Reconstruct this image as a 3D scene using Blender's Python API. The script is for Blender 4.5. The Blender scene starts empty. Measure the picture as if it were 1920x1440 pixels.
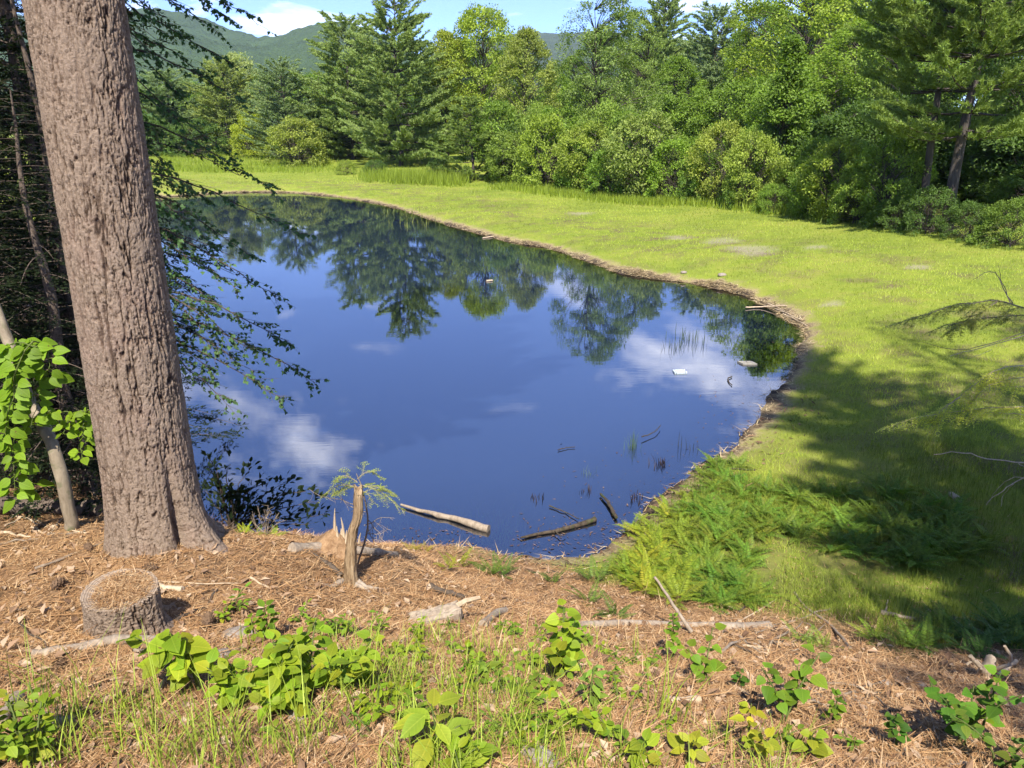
import bpy, math
import numpy as np

R = math.radians
SC = bpy.context.scene
COL = SC.collection

# ------------------------------------------------------------------ camera, sky, sun, exposure
F = 1423.0                       # focal length in pixels of a 1920 x 1440 frame
PITCH = R(18.8)
CAM_H = 4.4                      # metres above the pond's surface
cam_data = bpy.data.cameras.new("camera")
cam_data.sensor_fit = 'HORIZONTAL'
cam_data.sensor_width = 36.0
cam_data.lens = 36.0 * F / 1920.0
cam_data.clip_start = 0.05
cam_data.clip_end = 12000.0
cam = bpy.data.objects.new("camera", cam_data)
cam.location = (0, 0, CAM_H)
cam.rotation_euler = (R(90) - PITCH, 0, 0)
COL.objects.link(cam)
SC.camera = cam

SUN_EL = R(52.0)
SUN_AZ = R(2.0)                 # the sun stands behind the camera, this far to its left
TO_SUN = np.array([-math.sin(SUN_AZ) * math.cos(SUN_EL), -math.cos(SUN_AZ) * math.cos(SUN_EL), math.sin(SUN_EL)])

world = bpy.data.worlds.new("World")
SC.world = world
world.use_nodes = True
wn, wl = world.node_tree.nodes, world.node_tree.links
wn.clear()
w_out = wn.new('ShaderNodeOutputWorld')
w_bg = wn.new('ShaderNodeBackground')
w_bg.inputs['Strength'].default_value = 0.148
w_sky = wn.new('ShaderNodeTexSky')
w_sky.sky_type = 'NISHITA'
w_sky.sun_disc = False
w_sky.sun_elevation = SUN_EL
w_sky.sun_rotation = math.atan2(TO_SUN[0], TO_SUN[1])
w_sky.altitude = 800
w_sky.air_density = 0.55
w_sky.dust_density = 0.0
w_sky.ozone_density = 5.0
# scattered fair-weather cumulus, laid out on a flat layer overhead (direction / height)
w_tc = wn.new('ShaderNodeTexCoord')
w_sep = wn.new('ShaderNodeSeparateXYZ')
wl.new(w_tc.outputs['Generated'], w_sep.inputs[0])


def wmath(op, a, b=None, clamp=False):
    n = wn.new('ShaderNodeMath'); n.operation = op; n.use_clamp = clamp
    for i, v in enumerate((a, b)):
        if v is None:
            continue
        if isinstance(v, (int, float)):
            n.inputs[i].default_value = v
        else:
            wl.new(v, n.inputs[i])
    return n.outputs[0]


w_h = wmath('MAXIMUM', wmath('ADD', w_sep.outputs['Z'], 0.12), 0.03)
w_comb = wn.new('ShaderNodeCombineXYZ')
wl.new(wmath('DIVIDE', w_sep.outputs['X'], w_h), w_comb.inputs[0])
wl.new(wmath('DIVIDE', w_sep.outputs['Y'], w_h), w_comb.inputs[1])
w_comb.inputs[2].default_value = 0.0
w_map = wn.new('ShaderNodeMapping')
w_map.inputs['Location'].default_value = (1.2, 6.97, 3.0)
wl.new(w_comb.outputs[0], w_map.inputs[0])
w_noise = wn.new('ShaderNodeTexNoise')
w_noise.inputs['Scale'].default_value = 1.15
w_noise.inputs['Detail'].default_value = 7.0
w_noise.inputs['Roughness'].default_value = 0.56
w_noise.inputs['Distortion'].default_value = 0.3
wl.new(w_map.outputs[0], w_noise.inputs['Vector'])
w_ramp = wn.new('ShaderNodeValToRGB')
w_ramp.color_ramp.elements[0].position = 0.535
w_ramp.color_ramp.elements[0].color = (0, 0, 0, 1)
w_ramp.color_ramp.elements[1].position = 0.70
w_ramp.color_ramp.elements[1].color = (0.85, 0.85, 0.85, 1)
wl.new(w_noise.outputs['Fac'], w_ramp.inputs['Fac'])
w_mix = wn.new('ShaderNodeMix'); w_mix.data_type = 'RGBA'
wl.new(w_ramp.outputs['Color'], w_mix.inputs['Factor'])
w_tint = wn.new('ShaderNodeMix'); w_tint.data_type = 'RGBA'; w_tint.blend_type = 'MULTIPLY'
w_tint.inputs['Factor'].default_value = 1.0
wl.new(w_sky.outputs[0], w_tint.inputs['A'])
w_tint.inputs['B'].default_value = (0.97, 0.955, 1.17, 1)
wl.new(w_tint.outputs['Result'], w_mix.inputs['A'])
w_mix.inputs['B'].default_value = (9.6, 9.5, 9.9, 1)
wl.new(w_mix.outputs['Result'], w_bg.inputs['Color'])
wl.new(w_bg.outputs[0], w_out.inputs['Surface'])

sun_data = bpy.data.lights.new("sun", 'SUN')
sun_data.energy = 4.6
sun_data.angle = R(0.55)
sun_data.color = (1.0, 0.95, 0.86)
sun = bpy.data.objects.new("sun", sun_data)
from mathutils import Vector
sun.rotation_euler = Vector((-TO_SUN[0], -TO_SUN[1], -TO_SUN[2])).to_track_quat('-Z', 'Y').to_euler()
sun.location = (-20, -40, 60)
COL.objects.link(sun)

SC.view_settings.view_transform = 'Standard'
SC.view_settings.look = 'None'
SC.view_settings.exposure = 1.15
SC.view_settings.gamma = 1.0
SC.view_settings.use_curve_mapping = False
SC.render.engine = 'CYCLES'
cy = SC.cycles
cy.use_denoising = True
cy.max_bounces = 4
cy.diffuse_bounces = 2
cy.glossy_bounces = 2
cy.transmission_bounces = 4
cy.transparent_max_bounces = 8
cy.volume_bounces = 0
cy.caustics_reflective = False
cy.caustics_refractive = False
cy.sample_clamp_indirect = 6.0
cy.use_adaptive_sampling = True
cy.adaptive_threshold = 0.02

# ------------------------------------------------------------------ small maths
CP, SP = math.cos(PITCH), math.sin(PITCH)


def ray(px, py):
    """direction of the sight line through a photo pixel"""
    k = (py - 720.0) / F
    j = (px - 960.0) / F
    return np.array([j, CP - k * SP, -SP - k * CP])


def on_plane(px, py, z):
    d = ray(px, py)
    t = (z - CAM_H) / d[2]
    return np.array([d[0] * t, d[1] * t, z])


def at_y(px, py, y):
    d = ray(px, py)
    t = y / d[1]
    return np.array([d[0] * t, y, CAM_H + d[2] * t])


def px_per_m(y, z):
    return F / (y * CP + (CAM_H - z) * SP)


def fract_table(seed):
    return np.random.default_rng(seed).random((256, 256))


_T = {}


def vnoise(x, y, seed=0):
    if seed not in _T:
        _T[seed] = fract_table(seed + 911)
    t = _T[seed]
    x = np.asarray(x, float); y = np.asarray(y, float)
    xi = np.floor(x).astype(int); yi = np.floor(y).astype(int)
    fx = x - xi; fy = y - yi
    fx = fx * fx * (3 - 2 * fx); fy = fy * fy * (3 - 2 * fy)
    a = t[xi & 255, yi & 255]; b = t[(xi + 1) & 255, yi & 255]
    c = t[xi & 255, (yi + 1) & 255]; d = t[(xi + 1) & 255, (yi + 1) & 255]
    return (a * (1 - fx) + b * fx) * (1 - fy) + (c * (1 - fx) + d * fx) * fy


def fbm(x, y, seed=0, octv=4):
    s = 0; a = 0.5; f = 1.0
    for i in range(octv):
        s = s + a * vnoise(x * f, y * f, seed + i)
        a *= 0.5; f *= 2.03
    return s / (1 - 0.5 ** octv)


def sstep(a, b, x):
    t = np.clip((np.asarray(x, float) - a) / (b - a), 0, 1)
    return t * t * (3 - 2 * t)


# ------------------------------------------------------------------ mesh building
class MB:
    """collects geometry and links it as one mesh object"""
    def __init__(s):
        s.v = []; s.f = []; s.m = []; s.a = []; s.n = 0

    def add(s, verts, faces, mi=0, attr=None):
        verts = np.asarray(verts, float).reshape(-1, 3)
        faces = np.asarray(faces, int)
        if len(faces) == 0:
            return
        s.v.append(verts)
        s.f.append(faces + s.n)
        s.m.append(np.full(len(faces), mi, int) if np.isscalar(mi) else np.asarray(mi, int))
        if attr is None:
            attr = np.full(len(verts), 0.5)
        elif np.isscalar(attr):
            attr = np.full(len(verts), float(attr))
        s.a.append(np.asarray(attr, float))
        s.n += len(verts)

    def tube(s, path, rad, sides=6, mi=0, attr=0.5, cap=True, wob=0.0, rng=None):
        P = np.asarray(path, float); n = len(P)
        rad = np.broadcast_to(np.asarray(rad, float), (n,)).copy()
        T = np.gradient(P, axis=0)
        T /= np.linalg.norm(T, axis=1)[:, None] + 1e-9
        ref = np.array([0, 0, 1.0]) if abs(T[0, 2]) < 0.8 else np.array([1.0, 0, 0])
        U = np.cross(T, ref); U /= np.linalg.norm(U, axis=1)[:, None] + 1e-9
        W = np.cross(T, U)
        an = np.linspace(0, 2 * np.pi, sides, endpoint=False)
        rr = rad[:, None] * np.ones(sides)
        if wob and rng is not None:
            rr = rr * (1 + wob * (rng.random((n, sides)) - 0.5))
        V = P[:, None, :] + rr[:, :, None] * (np.cos(an)[None, :, None] * U[:, None, :] + np.sin(an)[None, :, None] * W[:, None, :])
        i = np.arange(n - 1)[:, None] * sides; j = np.arange(sides)[None, :]; k = (j + 1) % sides
        Q = np.stack([i + j, i + k, i + sides + k, i + sides + j], -1).reshape(-1, 4)
        s.add(V.reshape(-1, 3), Q, mi, attr)
        if cap:
            for e, o in ((0, -1), (n - 1, 1)):
                c = np.vstack([V[e], P[e][None]])
                jj = np.arange(sides); kk = (jj + 1) % sides
                f = np.stack([jj, kk, np.full(sides, sides)], -1) if o > 0 else np.stack([kk, jj, np.full(sides, sides)], -1)
                s.add(c, f, mi, attr)

    def leaves(s, C, A, N, L, W, attr, mi=0, fold=0.0):
        """rhombic leaf faces: base C, axis A, normal N, length L, width W"""
        C = np.asarray(C, float); n = len(C)
        if n == 0:
            return
        A = A / (np.linalg.norm(A, axis=1)[:, None] + 1e-9)
        S = np.cross(A, N); S /= np.linalg.norm(S, axis=1)[:, None] + 1e-9
        NN = np.cross(S, A)
        L = np.broadcast_to(L, (n,))[:, None]; W = np.broadcast_to(W, (n,))[:, None]
        b = C; t = C + A * L
        l = C + A * L * 0.45 - S * W * 0.5 + NN * W * fold
        r = C + A * L * 0.45 + S * W * 0.5 + NN * W * fold
        V = np.stack([b, r, t, l], 1).reshape(-1, 3)
        Q = np.arange(4 * n).reshape(n, 4)
        s.add(V, Q, mi, np.repeat(np.broadcast_to(attr, (n,)), 4))

    def blades(s, C, A, S, L, W, attr, mi=0):
        """single-triangle needles or grass: base C, tip C + A*L, half width along S"""
        C = np.asarray(C, float); n = len(C)
        if n == 0:
            return
        L = np.broadcast_to(L, (n,))[:, None]; W = np.broadcast_to(W, (n,))[:, None]
        V = np.stack([C - S * W * 0.5, C + S * W * 0.5, C + A * L], 1).reshape(-1, 3)
        s.add(V, np.arange(3 * n).reshape(n, 3), mi, np.repeat(np.broadcast_to(attr, (n,)), 3))

    def mesh(s, name, mats, smooth=False):
        me = bpy.data.meshes.new(name)
        V = np.concatenate(s.v)
        nl = sum(f.size for f in s.f); nf = sum(len(f) for f in s.f)
        me.vertices.add(len(V)); me.vertices.foreach_set('co', V.astype(np.float32).ravel())
        me.loops.add(nl); me.polygons.add(nf)
        me.loops.foreach_set('vertex_index', np.concatenate([f.ravel() for f in s.f]).astype(np.int32))
        sizes = np.concatenate([np.full(len(f), f.shape[1]) for f in s.f])
        st = np.zeros(nf, np.int32); st[1:] = np.cumsum(sizes)[:-1]
        me.polygons.foreach_set('loop_start', st)
        for m in mats:
            me.materials.append(m)
        me.polygons.foreach_set('material_index', np.concatenate(s.m).astype(np.int32))
        me.polygons.foreach_set('use_smooth', np.full(nf, bool(smooth)))
        at = me.attributes.new('tone', 'FLOAT', 'POINT')
        at.data.foreach_set('value', np.concatenate(s.a).astype(np.float32))
        me.update(calc_edges=True)
        me.validate()
        return me

    def build(s, name, mats, parent=None, smooth=False):
        return link(name, s.mesh(name, mats, smooth), parent)


def link(name, data, parent=None, loc=None, rot=None, scale=None, color=None):
    o = bpy.data.objects.new(name, data)
    COL.objects.link(o)
    if parent is not None:
        o.parent = parent
    if loc is not None:
        o.location = tuple(float(c) for c in loc)
    if rot is not None:
        o.rotation_euler = tuple(float(c) for c in rot)
    if scale is not None:
        o.scale = (scale,) * 3 if np.isscalar(scale) else tuple(float(c) for c in scale)
    if color is not None:
        o.color = (*color, 1.0)
    return o


def tag(o, label=None, cat=None, group=None, kind=None):
    for k, v in (('label', label), ('category', cat), ('group', group), ('kind', kind)):
        if v:
            o[k] = v
    return o


def thing(name, label, cat, loc=(0, 0, 0), rot=None, scale=None, group=None):
    o = link(name, None, None, loc, rot, scale)
    o.empty_display_size = 0.2
    return tag(o, label, cat, group)


# ------------------------------------------------------------------ materials
class NT:
    def __init__(s, name):
        s.m = bpy.data.materials.new(name); s.m.use_nodes = True
        s.t = s.m.node_tree; s.t.nodes.clear()
        s.out = s.t.nodes.new('ShaderNodeOutputMaterial')

    def n(s, kind, **kw):
        nd = s.t.nodes.new(kind)
        for k, v in kw.items():
            setattr(nd, k, v)
        return nd

    def put(s, sock, v):
        if isinstance(v, bpy.types.NodeSocket):
            s.t.links.new(v, sock)
        elif isinstance(v, (tuple, list)) and len(v) == 3 and sock.type == 'RGBA':
            sock.default_value = (*v, 1)
        else:
            sock.default_value = v

    def math(s, op, a, b=0.0, clamp=False):
        nd = s.n('ShaderNodeMath', operation=op, use_clamp=clamp)
        s.put(nd.inputs[0], a); s.put(nd.inputs[1], b)
        return nd.outputs[0]

    def mix(s, f, a, b, mode='MIX'):
        nd = s.n('ShaderNodeMix', data_type='RGBA', blend_type=mode)
        s.put(nd.inputs['Factor'], f); s.put(nd.inputs['A'], a); s.put(nd.inputs['B'], b)
        return nd.outputs['Result']

    def noise(s, scale, detail=4, rough=0.55, vec=None, dist=0.0):
        nd = s.n('ShaderNodeTexNoise')
        nd.inputs['Scale'].default_value = scale; nd.inputs['Detail'].default_value = detail
        nd.inputs['Roughness'].default_value = rough; nd.inputs['Distortion'].default_value = dist
        if vec is not None:
            s.put(nd.inputs['Vector'], vec)
        return nd.outputs['Fac']

    def ramp(s, f, stops):
        nd = s.n('ShaderNodeValToRGB')
        e = nd.color_ramp.elements
        while len(e) < len(stops):
            e.new(0.5)
        for i, (p, c) in enumerate(stops):
            e[i].position = p
            e[i].color = (*c, 1) if not np.isscalar(c) else (c, c, c, 1)
        s.put(nd.inputs['Fac'], f)
        return nd.outputs['Color']

    def attr(s, name):
        return s.n('ShaderNodeAttribute', attribute_name=name)

    def coord(s, which='Object', scale=None):
        c = s.n('ShaderNodeTexCoord').outputs[which]
        if scale is None:
            return c
        mp = s.n('ShaderNodeMapping'); mp.inputs['Scale'].default_value = scale
        s.t.links.new(c, mp.inputs[0])
        return mp.outputs[0]

    def bump(s, h, strength=0.5, dist=0.02):
        nd = s.n('ShaderNodeBump'); nd.inputs['Strength'].default_value = strength
        nd.inputs['Distance'].default_value = dist
        s.put(nd.inputs['Height'], h)
        return nd.outputs[0]

    def bsdf(s, color, rough=0.8, spec=0.2, normal=None):
        nd = s.n('ShaderNodeBsdfPrincipled')
        s.put(nd.inputs['Base Color'], color); s.put(nd.inputs['Roughness'], rough)
        nd.inputs['Specular IOR Level'].default_value = spec
        if normal is not None:
            s.put(nd.inputs['Normal'], normal)
        return nd.outputs[0]

    def done(s, shader):
        s.t.links.new(shader, s.out.inputs['Surface'])
        return s.m


def leaf_material(name, base=None, trans=0.35, spread=0.45, rough=0.55, tcol=(1.05, 1.15, 0.42), spec=0.25, veins=False):
    """foliage: colour from the object (or base), per-leaf tone, light passing through the blade"""
    t = NT(name)
    if base is None:
        base = t.n('ShaderNodeObjectInfo').outputs['Color']
    tone = t.attr('tone').outputs['Fac']
    k = t.math('ADD', t.math('MULTIPLY', tone, spread * 2), 1 - spread)
    col = t.mix(1.0, base, k, 'MULTIPLY')
    hue = t.mix(t.math('MULTIPLY', tone, 0.5), col, t.mix(1.0, col, (1.18, 1.05, 0.7), 'MULTIPLY'))
    if veins:
        P = t.coord('Object')
        sp = t.n('ShaderNodeSeparateXYZ'); t.t.links.new(P, sp.inputs[0])
        ax = t.math('ABSOLUTE', sp.outputs['X'])
        v = t.math('SINE', t.math('MULTIPLY', t.math('SUBTRACT', sp.outputs['Y'], t.math('MULTIPLY', ax, 0.75)), 46.0))
        side_vein = t.ramp(v, [(0.80, 0.0), (0.97, 1.0)])
        mid_vein = t.ramp(ax, [(0.010, 1.0), (0.028, 0.0)])
        hue = t.mix(t.math('MULTIPLY', side_vein, 0.34), hue, t.mix(1.0, hue, (1.45, 1.30, 1.6), 'MULTIPLY'))
        hue = t.mix(t.math('MULTIPLY', mid_vein, 0.6), hue, t.mix(1.0, hue, (1.6, 1.4, 1.8), 'MULTIPLY'))
        nz = t.noise(5.0, 4, 0.65, t.n('ShaderNodeNewGeometry').outputs['Position'])
        hue = t.mix(t.math('MULTIPLY', nz, 0.55), hue, t.mix(1.0, hue, (0.60, 0.70, 0.6), 'MULTIPLY'))
        n4 = t.noise(34.0, 2, 0.5, t.n('ShaderNodeNewGeometry').outputs['Position'])
        hue = t.mix(t.ramp(n4, [(0.70, 0.0), (0.74, 0.8)]), hue, (0.14, 0.085, 0.03))
    d = t.bsdf(hue, rough, spec)
    tr = t.n('ShaderNodeBsdfTranslucent')
    t.put(tr.inputs[0], t.mix(1.0, hue, tcol, 'MULTIPLY'))
    mx = t.n('ShaderNodeMixShader'); mx.inputs[0].default_value = trans
    t.t.links.new(d, mx.inputs[1]); t.t.links.new(tr.outputs[0], mx.inputs[2])
    return t.done(mx.outputs[0])


def wood_material(name, c1, c2, scale=(18, 18, 3), bump=0.5, dist=0.01, extra=None):
    t = NT(name)
    v = t.coord('Object', scale)
    n1 = t.noise(1.0, 6, 0.65, v, 0.6)
    n2 = t.noise(60, 3, 0.6, t.coord('Object'))
    col = t.ramp(n1, [(0.32, c1), (0.68, c2)])
    col = t.mix(t.math('MULTIPLY', n2, 0.4), col, t.mix(1.0, col, (0.6, 0.58, 0.55), 'MULTIPLY'))
    if extra is not None:
        n3 = t.noise(extra[1], 3, 0.5, t.coord('Object'))
        col = t.mix(t.ramp(n3, [(0.55, 0.0), (0.68, 1.0)]), col, extra[0])
    nrm = t.bump(t.math('ADD', n1, t.math('MULTIPLY', n2, 0.3)), bump, dist)
    return t.done(t.bsdf(col, 0.85, 0.15, nrm))


M_LEAF = leaf_material('foliage', trans=0.42)
M_NEEDLE = leaf_material('conifer_needles', trans=0.38, spread=0.5, rough=0.6, tcol=(1.1, 1.1, 0.6))
M_BROAD = leaf_material('broad_leaf', trans=0.42, spread=0.3, rough=0.55, spec=0.2, veins=True)
M_GRASS = leaf_material('grass_blade', trans=0.3, spread=0.35, rough=0.55)
M_BARK_FAR = wood_material('tree_bark_far', (0.045, 0.035, 0.028), (0.12, 0.10, 0.085), (6, 6, 1.5), 0.5, 0.03)
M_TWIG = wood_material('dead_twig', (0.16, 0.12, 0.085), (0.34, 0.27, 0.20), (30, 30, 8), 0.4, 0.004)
M_TWIG_DARK = wood_material('dark_shaded_twig', (0.05, 0.035, 0.025), (0.13, 0.10, 0.075), (30, 30, 8), 0.4, 0.004)  # dark wood of some sticks; on boughs and hemlocks, shade put into colour
M_WOOD_GREY = wood_material('weathered_grey_wood', (0.20, 0.155, 0.115), (0.42, 0.34, 0.26), (26, 26, 4), 0.7, 0.008)
M_WOOD_PALE = wood_material('bleached_wood', (0.36, 0.27, 0.18), (0.62, 0.49, 0.34), (40, 40, 5), 0.5, 0.005)
M_WOOD_WET = wood_material('wet_dark_wood', (0.03, 0.022, 0.016), (0.11, 0.085, 0.06), (22, 22, 4), 0.6, 0.008, ((0.05, 0.065, 0.02), 7))
M_STEM = wood_material('green_stem', (0.07, 0.10, 0.02), (0.14, 0.17, 0.05), (30, 30, 6), 0.2, 0.003)

# ------------------------------------------------------------------ lie of the land
def catmull(P, n=6):
    P = np.asarray(P, float); m = len(P); out = []
    for i in range(m):
        a, b, c, d = P[(i - 1) % m], P[i], P[(i + 1) % m], P[(i + 2) % m]
        for t in np.linspace(0, 1, n, endpoint=False):
            out.append(0.5 * (2 * b + (c - a) * t + (2 * a - 5 * b + 4 * c - d) * t * t + (3 * b - a - 3 * c + d) * t ** 3))
    return np.array(out)


SHORE_PX = [(300, 369), (420, 362), (520, 361), (600, 366), (680, 377), (740, 390), (800, 410), (870, 430), (950, 452), (1020, 464),
            (1080, 482), (1150, 507), (1220, 521), (1290, 531), (1350, 541), (1410, 560), (1465, 590), (1500, 615), (1497, 650),
            (1475, 700), (1448, 745), (1415, 790), (1380, 828), (1335, 858), (1290, 890), (1245, 930), (1205, 970), (1165, 1010),
            (1100, 1034), (1000, 1042), (930, 1034), (860, 1026), (780, 1030), (700, 1036)]
pond_pts = [on_plane(a, b, 0.0)[:2] for a, b in SHORE_PX]
pond_pts += [(-2.2, 7.0), (-3.4, 7.7), (-4.6, 9.0), (-6.0, 11.5), (-8.0, 16.0), (-12.0, 23.0), (-18.0, 32.0), (-25.0, 41.0), (-30, 49.0), (-29, 55.5)]
POND = catmull(pond_pts, 5)


def pond_sd(x, y):
    """signed distance to the shoreline, positive on land"""
    x = np.asarray(x, float).ravel(); y = np.asarray(y, float).ravel()
    out = np.empty(len(x))
    A = POND; B = np.roll(POND, -1, 0); E = B - A; EE = (E ** 2).sum(1)
    for s in range(0, len(x), 20000):
        X = x[s:s + 20000, None]; Y = y[s:s + 20000, None]
        dx = X - A[:, 0]; dy = Y - A[:, 1]
        t = np.clip((dx * E[:, 0] + dy * E[:, 1]) / EE, 0, 1)
        d = np.sqrt(((dx - t * E[:, 0]) ** 2 + (dy - t * E[:, 1]) ** 2).min(1))
        c = ((A[:, 1] > Y) != (B[:, 1] > Y)) & (X < E[:, 0] * (Y - A[:, 1]) / (E[:, 1] + 1e-12) + A[:, 0])
        ins = c.sum(1) % 2 == 1
        out[s:s + 20000] = np.where(ins, -d, d)
    return out


CTRL = [(0, 0, 2.75), (-3, 0, 2.75), (3, 0, 2.45), (0, -5, 3.0), (-7, -4, 3.0), (7, -4, 2.2), (0, -14, 3.0), (-20, -14, 3.0), (20, -14, 2.0)]
for a, b, z in [(0, 1440, 2.38), (480, 1440, 2.42), (960, 1440, 2.42), (1440, 1440, 2.25), (1920, 1440, 1.85),
                (0, 1300, 2.1), (480, 1300, 2.1), (960, 1300, 2.02), (1440, 1300, 1.7), (1920, 1310, 1.15),
                (0, 1200, 1.88), (225, 1200, 1.80), (480, 1200, 1.76), (960, 1200, 1.5), (1250, 1200, 1.05), (1500, 1200, 0.75), (1900, 1220, 0.58),
                (0, 1100, 1.70), (300, 1100, 1.66), (655, 1095, 1.25), (900, 1110, 0.85), (1150, 1100, 0.50), (1400, 1100, 0.42), (1900, 1120, 0.42),
                (250, 1040, 1.62), (400, 1040, 1.55), (560, 1004, 1.38), (640, 1008, 1.36), (590, 1060, 1.36), (900, 1060, 0.42), (1150, 1040, 0.25),
                (0, 985, 1.58), (100, 985, 1.58), (460, 1000, 1.35), (1300, 1000, 0.30), (1600, 1000, 0.32), (1900, 960, 0.40),
                (1600, 850, 0.26), (1900, 800, 0.42), (1700, 650, 0.34), (1900, 600, 0.55), (1200, 450, 0.35), (1500, 430, 0.70),
                (1900, 470, 0.90), (1000, 355, 0.40), (700, 345, 0.35), (400, 325, 0.45)]:
    p = on_plane(a, b, z); CTRL.append((p[0], p[1], z))
CTRL += [(-4.2, 6.6, 1.35), (-6, 6.5, 1.55), (-9, 8, 1.6), (-9, 4, 1.9), (-14, 4, 2.1), (-7.5, 11, 1.2), (-13, 16, 1.4), (-20, 25, 1.3), (-30, 36, 1.0),
         (-45, 60, 0.8), (-30, 90, 1.0), (10, 70, 1.2), (0, 100, 1.5), (30, 45, 1.2), (30, 20, 0.9), (18, 8, 0.7), (60, 60, 2.0), (-60, 20, 2.0), (40, 0, 1.0)]
CTRL = np.array(CTRL)


def _tpk(d2):
    return np.where(d2 > 1e-12, d2 * np.log(d2 + 1e-12), 0.0)


def _fit():
    X = CTRL[:, :2]; n = len(X)
    K = _tpk(((X[:, None] - X[None]) ** 2).sum(-1)) + np.eye(n) * 0.4
    P = np.c_[np.ones(n), X]
    M = np.block([[K, P], [P.T, np.zeros((3, 3))]])
    return np.linalg.solve(M, np.r_[CTRL[:, 2], np.zeros(3)])


TPS = _fit()


def base_height(x, y):
    x = np.asarray(x, float).ravel(); y = np.asarray(y, float).ravel()
    xc = np.clip(x, -60, 60); yc = np.clip(y, -14, 100)
    out = np.empty(len(x))
    for s in range(0, len(x), 40000):
        d2 = (xc[s:s + 40000, None] - CTRL[:, 0]) ** 2 + (yc[s:s + 40000, None] - CTRL[:, 1]) ** 2
        out[s:s + 40000] = _tpk(d2) @ TPS[:-3] + TPS[-3] + TPS[-2] * xc[s:s + 40000] + TPS[-1] * yc[s:s + 40000]
    return np.clip(out, 0.12, 4.0)


# the toe of the bank: needles above it, grass and ferns below
TOE = np.array([(-40, 30), (-14, 24), (-7, 13), (-3.6, 8.2), (-1.2, 7.4), (0.1, 6.9), (0.7, 6.3), (1.9, 5.35), (3.85, 4.75), (6.5, 4.0), (14, 2.5), (40, 1)])


def needle_mask(x, y):
    x = np.asarray(x, float).ravel(); y = np.asarray(y, float).ravel()
    t = np.interp(x, TOE[:, 0], TOE[:, 1])
    w = (fbm(x * 1.1, y * 1.1, 31, 3) - 0.5) * 1.5
    return sstep(-0.35, 0.35, t - y + w)


def land(x, y, sd=None, fine=True):
    x = np.asarray(x, float).ravel(); y = np.asarray(y, float).ravel()
    if sd is None:
        sd = pond_sd(x, y)
    sd = sd + (fbm(x * 1.3, y * 1.3, 77, 3) - 0.5) * 0.34 * np.clip(np.hypot(x, y) / 9, 0.5, 1.6)
    z = base_height(x, y)
    r = np.hypot(x, y)
    up = 1 - np.exp(-np.clip(sd, 0, 50) / 0.75)
    wet = -0.02 - 0.9 * (1 - np.exp(np.clip(sd, -50, 0) / 2.2))
    nm = needle_mask(x, y)
    if fine:
        hum = (fbm(x * 0.8, y * 0.8, 3, 3) - 0.5) * (0.16 * nm + 0.05) * up
        hum += (fbm(x * 5.0, y * 5.0, 9, 3) - 0.5) * (0.09 * nm + 0.02) * np.clip(14 / (r + 4), 0, 1) * np.clip(up + 0.1, 0, 1)
        hum += (fbm(x * 21.0, y * 21.0, 15, 2) - 0.5) * 0.022 * nm * np.clip(6 / (r + 2), 0, 1) * up
        hum += (fbm(x * 0.12, y * 0.12, 19, 3) - 0.5) * 0.35 * sstep(18, 50, r) * up
    else:
        hum = 0
    # needle mound round the big pine's foot, a rim of earth under the splintered stump
    hum = hum + 0.13 * np.exp(-(((x + 2.25) / 1.0) ** 2 + ((y - 4.55) / 0.8) ** 2)) * up
    zz = np.where(sd > 0, z * up + 0.015 + hum, wet)
    return zz


def ground(px, py):
    """where the sight line through a photo pixel meets the land or the water"""
    d = ray(px, py)
    t = np.geomspace(1.0, 220.0, 500)
    X, Y, Z = d[0] * t, d[1] * t, CAM_H + d[2] * t
    g = np.maximum(quick(X, Y)[0], 0.0)
    i = np.argmax(Z < g)
    if i == 0:
        i = len(t) - 1
    t0, t1 = t[i - 1], t[i]
    for _ in range(10):
        tm = 0.5 * (t0 + t1)
        g = max(float(quick(d[0] * tm, d[1] * tm)[0]), 0.0)
        if CAM_H + d[2] * tm < g:
            t1 = tm
        else:
            t0 = tm
    return np.array([d[0] * t1, d[1] * t1, max(float(land(d[0] * t1, d[1] * t1)[0]), 0.0)])


def gz(x, y):
    return float(land(x, y)[0])


# look-up grid for the thousands of scattered blades
GX0, GX1, GY0, GY1, GS = -62.0, 62.0, -4.0, 112.0, 0.25
_gx = np.arange(GX0, GX1, GS); _gy = np.arange(GY0, GY1, GS)
_GX, _GY = np.meshgrid(_gx, _gy, indexing='ij')
G_SD = pond_sd(_GX, _GY)
G_Z = land(_GX, _GY, G_SD).reshape(_GX.shape)
G_SD = G_SD.reshape(_GX.shape)
_fx = np.arange(-9.0, 12.0, 0.05); _fy = np.arange(0.5, 12.0, 0.05)
_FX, _FY = np.meshgrid(_fx, _fy, indexing='ij')
N_SD = pond_sd(_FX, _FY)
N_Z = land(_FX, _FY, N_SD).reshape(_FX.shape)
N_SD = N_SD.reshape(_FX.shape)


def _bil(g, x, y, x0, y0, s):
    i = np.clip((x - x0) / s, 0, g.shape[0] - 1.001); j = np.clip((y - y0) / s, 0, g.shape[1] - 1.001)
    a = i.astype(int); b = j.astype(int); u = i - a; v = j - b
    return (g[a, b] * (1 - u) + g[a + 1, b] * u) * (1 - v) + (g[a, b + 1] * (1 - u) + g[a + 1, b + 1] * u) * v


def quick(x, y):
    """height and shore distance from the look-up grids"""
    x = np.asarray(x, float); y = np.asarray(y, float)
    near = (x > -8.9) & (x < 11.8) & (y > 0.6) & (y < 11.8)
    z = np.where(near, _bil(N_Z, x, y, -9.0, 0.5, 0.05), _bil(G_Z, x, y, GX0, GY0, GS))
    s = np.where(near, _bil(N_SD, x, y, -9.0, 0.5, 0.05), _bil(G_SD, x, y, GX0, GY0, GS))
    return z, s


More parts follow.
